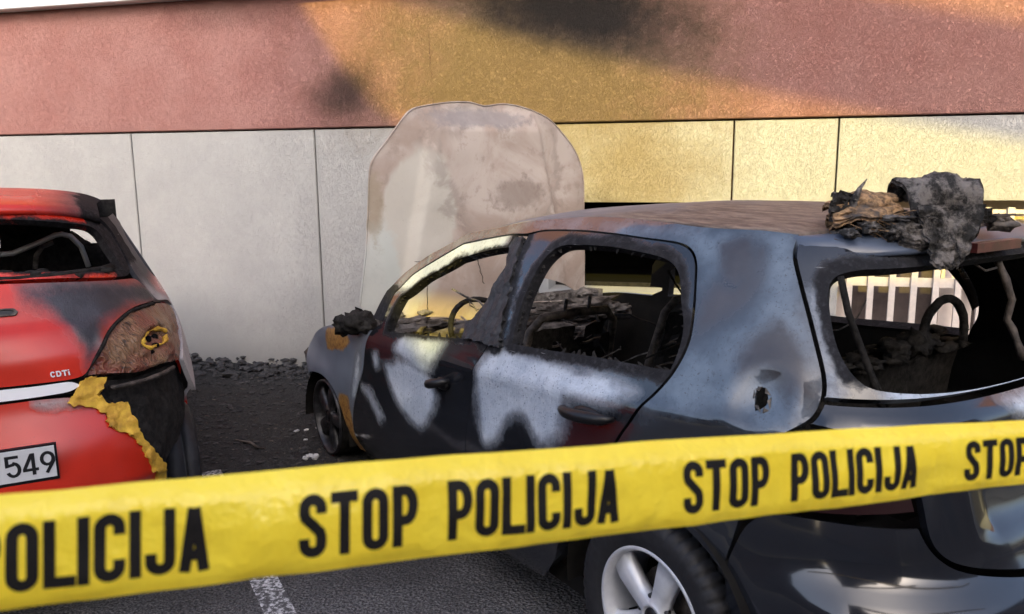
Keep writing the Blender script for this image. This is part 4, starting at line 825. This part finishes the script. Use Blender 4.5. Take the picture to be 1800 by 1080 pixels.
panel('front_bumper', RL, [(1.83,.80),(1.83,.25),(2.17,.25),(2.17,.80)], (), ('red_paint', 'soot_skin'), red, .05, .02, 0., None, True, KU)
mb = MB(); mb.add([(2.35, -.62, .98), (2.35, .62, .98), (3.05, .60, .84), (3.05, -.60, .84)], [(0, 1, 2, 3)]); mb.build('bonnet', 'black_plastic', red, False)
# right lamp: melted; left lamp whole
lo = [(.2866,.8972),(.3109,.9436),(.3625,1.0215),(.4136,1.0612),(.4662,1.0774),(.5537,1.0615),(.62,1.03),(.685,.9832),(.655,.9367),(.60,.8835),(.5571,.8321),(.4775,.8623),(.4095,.867),(.345,.8872)]
def meltmap(Q):
    P = RB.S(Q, mirror=True); e = 1e-3; w = np.array([mnoise.fractal(Vector((p[0]*14, p[1]*14, p[2]*16)), 1, 2, 4)*.010-.010 for p in P])
    cen = np.hypot((Q[:, 0]-.485)*.85, (Q[:, 1]-.957)); w += -.032*np.exp(-(cen/.026)**2)+.014*np.exp(-((cen-.05)/.015)**2)
    w += -.022*np.exp(-(np.hypot((Q[:, 0]-.485)*.9, (Q[:, 1]-.920)*2.6)/.05)**2)+.012*np.exp(-((np.hypot((Q[:, 0]-.47)*.9, (Q[:, 1]-.905)*2.2)-.062)/.016)**2)
    P[:, 0] -= w*.7; P[:, 1] -= w*.7; return P
lt = panel('tail_light', meltmap, lo, (), ('melted_light', 'soot_skin'), red, .012, .02, .003, None, False, KU)
rp = []
for a in np.linspace(0, 6.0, 26):
    q = meltmap(np.array([[.485+.043*math.cos(a), .957+.030*math.sin(a)]]))[0]; rp.append((q[0]-.003, q[1]-.003, q[2]))
MB().tube(rp, [.006+.0035*math.sin(i*1.7)+.003*math.sin(i*.6) for i in range(26)], 7, .3).build('bulb_socket', 'foam', lt)
for tq, zq, rr in ((.475, .958, .018), (.497, .955, .014), (.485, .925, .015), (.455, .923, .011)):
    q = meltmap(np.array([[tq, zq]]))[0]; MB().blob((q[0]-.001, q[1]-.001, q[2]), (rr*.6, rr, rr*.8), 2, .6, 2., tq*9).build('burnt_socket_hole', 'void', lt)
edge = [meltmap(np.array([p]))[0] for p in resample(np.array(lo[0:8])*np.array(KU), .03)[:-3]/np.array(KU)][:26]
MB().tube([(p[0]-.004, p[1]-.004, p[2]) for p in edge], .007, 6, .3).build('lamp_seal', 'char', lt)
panel('tail_light', RL, lo, (), ('lamp_red', 'lamp_red'), red, .03, .02, .003, None, True, KU)
# chrome strip, badge, handle
st = [(0,.892),(.0969,.891),(.1719,.8890),(.2583,.8885),(.2700,.872),(.2515,.8559),(.1677,.8522),(.0933,.8520),(0,.852)]
panel('chrome_strip', lambda Q: RB.S(Q, off=.004), st+sw(st[::-1])[1:-1], (), ('chrome', 'chrome'), red, .03, .010, .001, None, True, KU)
GB = glyphs(.82, .22); cur = -.2112
for ch in 'CDTi':
    wch = GB[ch][1]
    def fm(x, y, d, c0=cur): 
        p = RB.S(np.array([[c0-x*.019/1.45, .910+y*.019]]), off=.002+d)[0]; return tuple(p)
    letter(ch, GB, .22, fm, 'plate_white', tpan, 'badge_letter', .0025); cur -= (wch+.16)*.019/1.45
hp = [(.0,1.120),(.165,1.118),(.172,1.128),(.165,1.139),(.0,1.141)]
panel('handle_trim', lambda Q: RB.S(Q, off=.006), hp+sw(hp[::-1])[1:-1], [[(.0,1.124),(.158,1.123),(.163,1.129),(.157,1.135),(.0,1.137),(-.157,1.135),(-.163,1.129),(-.158,1.123)]], ('burnt_metal', 'burnt_metal'), red, .012, .006, 0., None, True, KU)
panel('handle_recess', lambda Q: RB.S(Q, off=.003), [(.0,1.124),(.158,1.123),(.163,1.129),(.157,1.135),(.0,1.137),(-.157,1.135),(-.163,1.129),(-.158,1.123)], (), ('black_plastic', 'black_plastic'), red, .012, .002, 0., None, True, KU)
# bumper with its corner burnt away, foam, black carrier behind
bl = [(.12,.845),(.167,.8455),(.2418,.8383),(.2900,.815),(.3068,.7879),(.3178,.7178),(.3634,.6686),(.3919,.5495),(.4296,.4453),(.4126,.42),(.4129,.3),(.3752,.24)]
bfull = [(.12,.845),(.28,.846),(.40,.855),(.55,.825),(.575,.74),(.60,.60),(.60,.42),(.58,.28),(.52,.22)]
panel('rear_bumper', RL, [(0,.846)]+bfull+[(0,.22)]+sw(bl[::-1]), (), ('red_paint', 'soot_skin'), red, .018, .014, .002, dict(ash=[[(-.16,.84),(-.235,.838),(-.265,.815),(-.22,.805),(-.17,.815)]]), True, KU)
fo_ = [(.2358,.8253),(.2534,.8516),(.2828,.8885),(.3284,.8868),(.3147,.8536),(.297,.8297),(.326,.7947),(.3586,.7822),(.3635,.7374),(.3787,.6465),(.3947,.6),(.4246,.5261),(.4329,.4425),(.4147,.4752),(.3865,.553),(.3657,.6474),(.3398,.6895),(.3116,.7163),(.3136,.7609),(.2892,.7935)]
def foammap(Q):
    P = RB.S(Q, off=.010, mirror=True); w = np.array([mnoise.fractal(Vector((p[0]*18, p[1]*18, p[2]*18)), 1, 2, 3)*.014 for p in P]); P[:, 0] -= np.abs(w)+.002; P[:, 1] -= w*.5; P[:, 2] += w*.6; return P
panel('bumper_foam', foammap, fo_, (), ('foam', 'foam'), red, .009, .016, 0., None, False, KU, True, .008)
def burnmap(Q):
    P = RB.S(Q, off=-.045, mirror=True); w = np.array([mnoise.fractal(Vector((p[0]*9, p[1]*9, p[2]*9)), 1, 2, 4)*.011 for p in P]); P[:, 0] -= w; P[:, 1] -= w*.6; return P
panel('burnt_bumper_carrier', burnmap, [(.285,.885),(.345,.872),(.41,.852),(.48,.848),(.557,.82),(.60,.79),(.62,.70),(.60,.62),(.55,.57),(.47,.52),(.43,.45),(.40,.52),(.36,.66),(.30,.72),(.27,.85)], (), ('char', 'char'), red, .016, .03, 0., None, False, KU)
MB().tube([tuple(RB.S(np.array([[a, .842-.05*(a-.34)]]), off=.004, mirror=True)[0]) for a in np.linspace(.33, .50, 9)], [.009]*9, 6, .2).build('bumper_bracket', 'burnt_metal', red)
# number plate
pl = bpy.data.objects.new('number_plate', None); link(pl, red); pl.location = (-.728, 0, .6545); pl.rotation_euler = (0, -.14, 0)
mb = MB(); mb.box(-.006, .006, -.267, .267, -.066, .064); mb.build('plate_holder', 'black_plastic', pl, False)
mb = MB(); mb.box(-.0085, -.005, -.260, .260, -.054, .058); mb.build('plate', 'plate_white', pl, False)
GD = glyphs(.56, .135); yc = -.118
for ch in '549':
    def fm(x, y, d, c0=yc): return (-.0095-d, c0-x*.078, -.036+y*.078)
    letter(ch, GD, .135, fm, 'ink', pl, 'digit'); yc -= .049
# wheels
for sgn in (-1, 1):
    for x in (0., 2.5):
        w = bpy.data.objects.new('wheel', None); link(w, red); w.location = (x, sgn*.66, .295); w.rotation_euler = (0, 0, 0 if sgn > 0 else math.pi)
        T, R = .295, .195; t_ = MB(); t_.lathe([(R, .085), (R+.03, .098), (T-.03, .098), (T-.008, .085), (T, .06), (T, .042), (T-.008, .040), (T-.008, .032), (T, .030), (T, -.03), (T-.008, -.032), (T-.008, -.040), (T, -.042), (T, -.07), (T-.02, -.095), (R+.02, -.098), (R, -.085)], 90, mod=lambda k, j: -.004 if (k % 4 == 0 and j in (3, 4, 5, 12, 13, 14)) else 0); t_.build('tyre', 'rubber', w)
        r_ = MB(); r_.lathe([(R+.004, .09), (R-.006, .085), (R-.02, .03), (.06, .05), (.0, .055)], 40); r_.build('rim', 'burnt_alloy', w)
mb = MB(); mb.box(-.45, 2.4, -.68, .68, .2, .28); mb.build('floor_pan', 'soot_skin', red, False)
mb = MB(); mb.box(-.48, -.44, -.42, .42, .28, .80); mb.build('rear_panel', 'soot_skin', red, False)
# what is seen through the broken window: rear seat, head restraint bar, front seats, parcel shelf remains
mb = MB(); V = []; Fc = []
for i in range(9):
    for j in range(21): v, u = i/8, j/20*2-1; V.append((.18-.1*v, u*.60, .45+.74*v+.02*mnoise.noise(Vector((u*6, v*4, 3)))*v))
for i in range(8):
    for j in range(20): Fc.append((i*21+j, i*21+j+1, (i+1)*21+j+1, (i+1)*21+j))
mb.add(V, Fc); mb.build('rear_seat', 'char', red)
MB().tube([(.10, .2, 1.268), (.10, -.11, 1.270), (.10, -.155, 1.272), (.10, -.235, 1.303), (.10, -.31, 1.337), (.10, -.335, 1.340), (.10, -.365, 1.330), (.10, -.40, 1.285), (.11, -.42, 1.20)], .011, 10).build('luggage_bar', 'alloy', red)
MB().tube([(.14, -.225, 1.20), (.14, -.235, 1.255), (.14, -.26, 1.29), (.14, -.30, 1.305)], .010, 8).build('headrest_post', 'grey_ash_metal', red)
mb = MB()
for i in range(40): mb.blob((-.40+random.uniform(-.015, .1), random.uniform(-.47, .45), 1.225+random.uniform(-.03, .02)), [random.uniform(.012, .03), random.uniform(.02, .06), random.uniform(.008, .02)], 2, .5, 2.5, i+.4)
mb.build('charred_shelf', 'char', red)['kind'] = 'stuff'
V = []; Fc = []
for i in range(13):
    for j in range(41):
        u, v = j/40*2-1, i/12; V.append((.55+.03*mnoise.noise(Vector((u*5, v*4, 1))), u*.56, 1.46-.40*v))
for i in range(12):
    for j in range(40):
        y = (j+.5)/40*2-1; y *= .56; z = 1.46-.40*(i+.5)/12; nn_ = .03*mnoise.noise(Vector((y*14, z*14, 3)))
        if abs(y+.03+nn_) < .055 and 1.27 < z+nn_ < 1.38: continue
        if -.49 < y+nn_ < -.36 and 1.26 < z+nn_*.8 < 1.40-.3*abs(y+.40): continue
        Fc.append((i*41+j, i*41+j+1, (i+1)*41+j+1, (i+1)*41+j))
mk('burnt_headlining', V, Fc, 'char', red)  # black sheet added to darken the cabin, holes shaped as the bright gaps
for y in (-.33, .33): MB().blob((1.0, y, 1.15), (.07, .14, .13), 3, .15, 2., y).blob((1.05, y, .8), (.1, .24, .32), 3, .1, 2., y+3).build('front_seat', 'char', red)
MB().box(1.5, 2.3, -.65, .65, .6, .95).build('dashboard', 'char', red, False)
MB().tube([tuple(RB.S(np.array([[a, 1.236]]), off=-.008, mirror=True)[0]) for a in np.linspace(-.45, .47, 24)], .012, 6, .25).build('window_seal', 'char', red)

# ------------------------------------------------------------------ police tape
TT = [[-.4175,.4862,1.3961],[-.3739,.5016,1.3949],[-.3434,.5124,1.394],[-.2953,.5293,1.3923],[-.244,.5473,1.3902],[-.1894,.5664,1.3877],[-.131,.5868,1.3848],[-.0684,.6086,1.3814],[-.0012,.632,1.3774],[.0712,.6571,1.3728],[.1493,.6842,1.3676],[.234,.7134,1.3616],[.326,.7452,1.3547],[.4264,.7797,1.3468],[.5364,.8175,1.3379],[.6573,.859,1.3276],[.8387,.9211,1.3115]]
TB_ = [[-.4182,.4734,1.3243],[-.3746,.4886,1.3221],[-.3442,.4992,1.3205],[-.296,.516,1.318],[-.2448,.5339,1.3153],[-.1902,.553,1.3125],[-.1318,.5734,1.3095],[-.0692,.5952,1.3062],[-.002,.6186,1.3027],[.0704,.6439,1.2989],[.1486,.6712,1.2948],[.2333,.7007,1.2904],[.3253,.7328,1.2855],[.4257,.7678,1.2802],[.5357,.8062,1.2744],[.6567,.8484,1.268],[.8381,.9117,1.2584]]
TT, TB_ = np.array(TT), np.array(TB_); CC = (TT+TB_)/2; CL = np.concatenate([[0], np.cumsum(np.linalg.norm(np.diff(CC, axis=0), axis=1))])
# the tape runs on past both sides to its fixings
for k in (0, 1): 
    TT = np.concatenate([[TT[0]+(TT[0]-TT[1])*12], TT]) if k == 0 else np.concatenate([TT, [TT[-1]+(TT[-1]-TT[-2])*6]])
    TB_ = np.concatenate([[TB_[0]+(TB_[0]-TB_[1])*12], TB_]) if k == 0 else np.concatenate([TB_, [TB_[-1]+(TB_[-1]-TB_[-2])*6]])
e0 = np.linalg.norm((TT[0]+TB_[0])/2-CC[0]); e1 = np.linalg.norm((TT[-1]+TB_[-1])/2-CC[-1]); CL = np.concatenate([[-e0], CL, [CL[-1]+e1]])
def tapemap(u, v, off=0.):
    """u metres along the tape, v 0 bottom .. 1 top"""
    a = Vector([np.interp(u, CL, TT[:, i]) for i in range(3)]); b = Vector([np.interp(u, CL, TB_[:, i]) for i in range(3)]); p = b+(a-b)*v
    nrm = Vector((.36, -.93, 0.)).normalized()
    wav = .0035*mnoise.noise(Vector((u*7, v*1.2, 1)))+.0022*mnoise.noise(Vector((u*22, v*2.5, 5)))
    curl = -.13*max(0, v-.84)**1.35-.006*max(0, .12-v)*3+.004*(1-(2*v-1)**2)
    return p+nrm*(wav+curl+off)
tape = thing('police_tape', 'yellow plastic barrier tape printed STOP POLICIJA stretched across the foreground', 'barrier tape', (0, 0, 0))
us = np.arange(CL[0], CL[-1], .010); vs = np.linspace(0, 1, 15); V = [tuple(tapemap(u, v)) for u in us for v in vs]; Fc = []
for i in range(len(us)-1):
    for j in range(14): Fc.append((i*15+j, (i+1)*15+j, (i+1)*15+j+1, i*15+j+1))
mk('tape_strip', V, Fc, 'tape', tape)
GT = glyphs(.435, .165); LH = .62
def word(txt, u0, ww, gap_):
    u = u0
    for ch in txt:
        wch = GT[ch][1]
        def fm(x, y, d, c0=u): return tuple(tapemap(c0+x*ww, .175+y*LH, .0007+d))
        letter(ch, GT, .165, fm, 'tape_ink', tape); u += (wch+gap_)*ww
    return u
for k in range(-3, 4):
    word('STOP', .272+k*.327, .0465, .070); word('POLICIJA', .3867+k*.327, .0455, .055)

# ------------------------------------------------------------------ charred insulation lying on the dark car's roof edge
def tocar(p): return car_m @ Vector(p)
car_m = Matrix.Translation(car.location) @ Matrix.Rotation(math.pi/2+TH, 4, 'Z')
lump = thing('charred_insulation', 'crumpled charred insulation draped over the rear roof edge of the burnt hatchback', 'debris', tocar((-.33, .30, 1.43)), math.pi/2+TH)
def sheet(name, mat, f, nu, nv, closed=False):
    V = [f(i/(nu-1), j/(nv-1)) for i in range(nu) for j in range(nv)]; Fc = []
    for i in range(nu-1):
        for j in range(nv-1): Fc.append((i*nv+j, i*nv+j+1, (i+1)*nv+j+1, (i+1)*nv+j))
    n = len(V); V2 = V+[(x+.004, y-.004, z-.010) for x, y, z in V]; F2 = Fc+[tuple(n+q for q in f_[::-1]) for f_ in Fc]
    ed = [j for j in range(nv)]+[i*nv+nv-1 for i in range(1, nu)]+[(nu-1)*nv+j for j in range(nv-2, -1, -1)]+[i*nv for i in range(nu-2, 0, -1)]
    for a, b in zip(ed, ed[1:]+ed[:1]): F2.append((a, b, n+b, n+a))
    return mk(name, V2, F2, mat, lump)
nz = lambda a, b, c, k=1.: mnoise.fractal(Vector((a, b, c)), 1., 2., 4)*k
# lump frame: x forward, y left; the camera looks along about (+.6,-.8); "s" below runs to the photograph's right = (-.56,-.83)
sx, sy = -.56, -.83; dx_, dy_ = .83, -.56
def LP(s, d, z): return (sx*s+dx_*d, sy*s+dy_*d, z)
def roll_(u, v):     # thick folded roll
    a = .2+5.3*v; r = .070+.016*nz(u*3, v*4, 1); s = .0+.20*u+.016*nz(u*4, v*3, 2); wob = .012*nz(u*6, v*6, 3)
    return LP(s, .015+r*math.cos(a)*.9+wob, .052+r*math.sin(a)*1.05+wob+.015*math.sin(u*3.0))
sheet('folded_sheet', 'insulation', roll_, 34, 30)
def flap(u, v):      # ragged flap hanging over the edge
    w = .030+.080*(1-v)**.7+.01*nz(v*6, 1, 3); s = .10+(u-.5)*2*w*.8+.012*nz(u*5, v*5, 5); return LP(s, -.075-.012*v+.014*nz(u*5, v*6, 6), .065-.155*v+.012*nz(u*9, v*3, 7)*(v))
sheet('hanging_flap', 'insulation', flap, 22, 26)
def under(u, v):
    s = -.02+.15*u; return LP(s, -.045-.03*math.sin(v*3)+.012*nz(u*5, v*6, 16), .02-.075*v*(.7+.3*math.sin(u*5))+.01*nz(u*8, v*5, 17))
sheet('torn_sheet', 'insulation', under, 20, 18)
def fib(k):
    def f(u, v):
        s = -.175+.18*u; a = math.pi*2*v*.62-1.9+k; r = (.020+.016*math.sin(u*3.1))*(1+.35*nz(u*3, v*5, 30+k)); return LP(s, -.02+.03*k+r*math.cos(a)*1.5+.012*nz(u*3, v*12, 33+k), .012+.026*k-.028*(1-u)*.6+r*math.sin(a)+.010*nz(u*2.5, v*14, 35+k))
    return f
for k in range(3): sheet('fibre_bundle', 'fibre', fib(k), 26, 18)
mb = MB()
for i in range(60):
    s = random.uniform(-.17, .0); d = random.uniform(-.06, .05); z = random.uniform(-.01, .055); L = random.uniform(.03, .09); ang = random.uniform(-.5, .5)
    mb.tube([LP(s, d, z), LP(s+L*.5, d+random.uniform(-.01, .01), z+L*.5*math.sin(ang)), LP(s+L, d+random.uniform(-.02, .02), z+L*math.sin(ang)-.01)], [.0008, .0013, .0004], 4)
mb.build('loose_fibres', 'fibre', lump)['kind'] = 'stuff'
def scrap(u, v): s = -.180+.07*u+.01*nz(u*4, v*4, 50); return LP(s, .0+.02*nz(u*5, v*5, 51), .03+.07*v*(1-.25*abs(u-.4))+.01*nz(u*7, v*7, 52))
sheet('upright_scrap', 'insulation', scrap, 12, 12)
MB().tube([LP(-.125, 0, .05), LP(-.115, .0, .085), LP(-.105, .0, .105), LP(-.088, .0, .130)], [.014, .010, .006, .001], 6, .2).build('spike', 'insulation', lump)
mb = MB()
for i in range(60): mb.blob(LP(random.uniform(-.165, .17), random.uniform(-.05, .05), random.uniform(-.016, .035)), [random.uniform(.01, .034)*1.5, random.uniform(.01, .03), random.uniform(.006, .018)], 3, .8, 3.5, i+.9)
mb.build('ash_lumps', 'insulation', lump)
# smaller scraps farther along the roof edge
for i, (s, d, z, r, lb) in enumerate(((.24, .05, .02, .030, 'black curled scrap beside the charred insulation on the roof'), (.31, .06, .0, .034, 'pale bent metal scrap at the right end of the burnt roof edge'))):
    p = tocar((-.33+sx*s+dx_*d, .30+sy*s+dy_*d, 1.43+z)); t = thing('roof_scrap', lb, 'debris', p, math.pi/2+TH)
    mb = MB()
    for k in range(7): mb.tube([(random.uniform(-r, r), random.uniform(-r, r), -.01), (random.uniform(-r, r), random.uniform(-r, r), r*.7), (random.uniform(-r, r)*1.4, random.uniform(-r, r)*1.4, random.uniform(0, r))], [.006, .009, .003], 5, .3)
    mb.blob((0, 0, 0), (r, r*1.2, r*.5), 2, .8, 2.5, i+3.); mb.build('scrap_piece', 'char' if i == 0 else 'dash_ash', t)

# ------------------------------------------------------------------ debris on the ground
wallp = lambda s, n: (math.sin(WG)*WD_+math.cos(WG)*s-math.sin(WG)*n, math.cos(WG)*WD_-math.sin(WG)*s-math.cos(WG)*n)
mb = MB()
for i in range(900):
    s = random.uniform(-5.2, -1.2); n = abs(random.gauss(0, .30)); x, y = wallp(s, n); r = random.uniform(.005, .026)*(1.2 if n < .25 else .8); h = max(0, .05-.16*n)*random.random()
    mb.blob((x, y, r*.3+h), (r*random.uniform(.8, 1.8), r*random.uniform(.8, 1.6), r*.7), 1, .6, 2.3, i*.37)
for i in range(1500):
    x, y = random.uniform(-2.6, -.5), random.uniform(3.7, 6.2); r = random.uniform(.003, .014); mb.blob((x, y, r*.3), (r*random.uniform(.8, 2.), r*random.uniform(.8, 1.7), r*.6), 1, .5, 2.3, i*.61)
db = mb.build('charred_debris', 'rubble', None, False); db['kind'] = 'stuff'; tag(db, 'loose charred rubble and ash strewn along the foot of the wall', 'debris')
mb = MB()
for i in range(260):
    x, y = random.uniform(-2.4, -.7), random.uniform(3.8, 6.1); r = random.uniform(.003, .008); mb.blob((x, y, r*.4), (r*random.uniform(.8, 2.4), r, r*.5), 1, .4, 2.3, i*.41)
db = mb.build('ash_flecks', 'dash_ash', None, False); db['kind'] = 'stuff'; tag(db, 'scattered pale ash flecks on the blackened asphalt', 'ash')
for i, (x, y, r, lb) in enumerate(((-1.329, 4.757, .022, 'white ash lump on black ground left of the front wheel, leftmost of its row'), (-1.27, 4.78, .017, 'small white ash lump in the middle of the row left of the front wheel'), (-1.215, 4.82, .015, 'white ash lump nearest the front wheel in the short row'), (-1.232, 4.60, .014, 'lone white ash lump just below the short row by the front wheel'), (-1.125, 4.30, .030, 'cluster of white ash at the foot of the burnt front wheel'))):
    mb = MB()
    for k in range(6 if i == 4 else 2): mb.blob((random.uniform(-r, r)*(1 if i == 4 else .4), random.uniform(-r, r)*.6, r*.35), (r*.6, r*.45, r*.4), 2, .5, 2.4, i+k*1.7)
    o = mb.build('ash_lump', 'white_rubble'); o.location = (x, y, 0); tag(o, lb, 'ash lump')
o = MB().tube([(-.12, -.02, .012), (0, .012, .016), (.10, .0, .012), (.14, .03, .010)], [.006, .008, .007, .003], 6, .25).build('charred_stick', 'dash_ash'); o.location = (-1.54, 4.52, 0); o.rotation_euler = (0, 0, -.75); tag(o, 'pale charred stick lying on the blackened ground between the two cars', 'stick')
for i in range(16):
    s = random.uniform(-4.1, -2.2); n = random.uniform(.05, .45); x, y = wallp(s, n); r = random.uniform(.035, .075)
    o = MB().blob((0, 0, r*.3), (r*1.2, r*.8, r*.45), 2, .7, 2.1, i*1.9).build('charred_chunk', 'rubble', None, False); o.location = (x, y, 0); o.rotation_euler = (random.uniform(-.3, .3), random.uniform(-.3, .3), random.uniform(0, 6)); tag(o, 'charred black chunk among the rubble at the foot of the wall', 'debris', 'charred chunks by the wall')
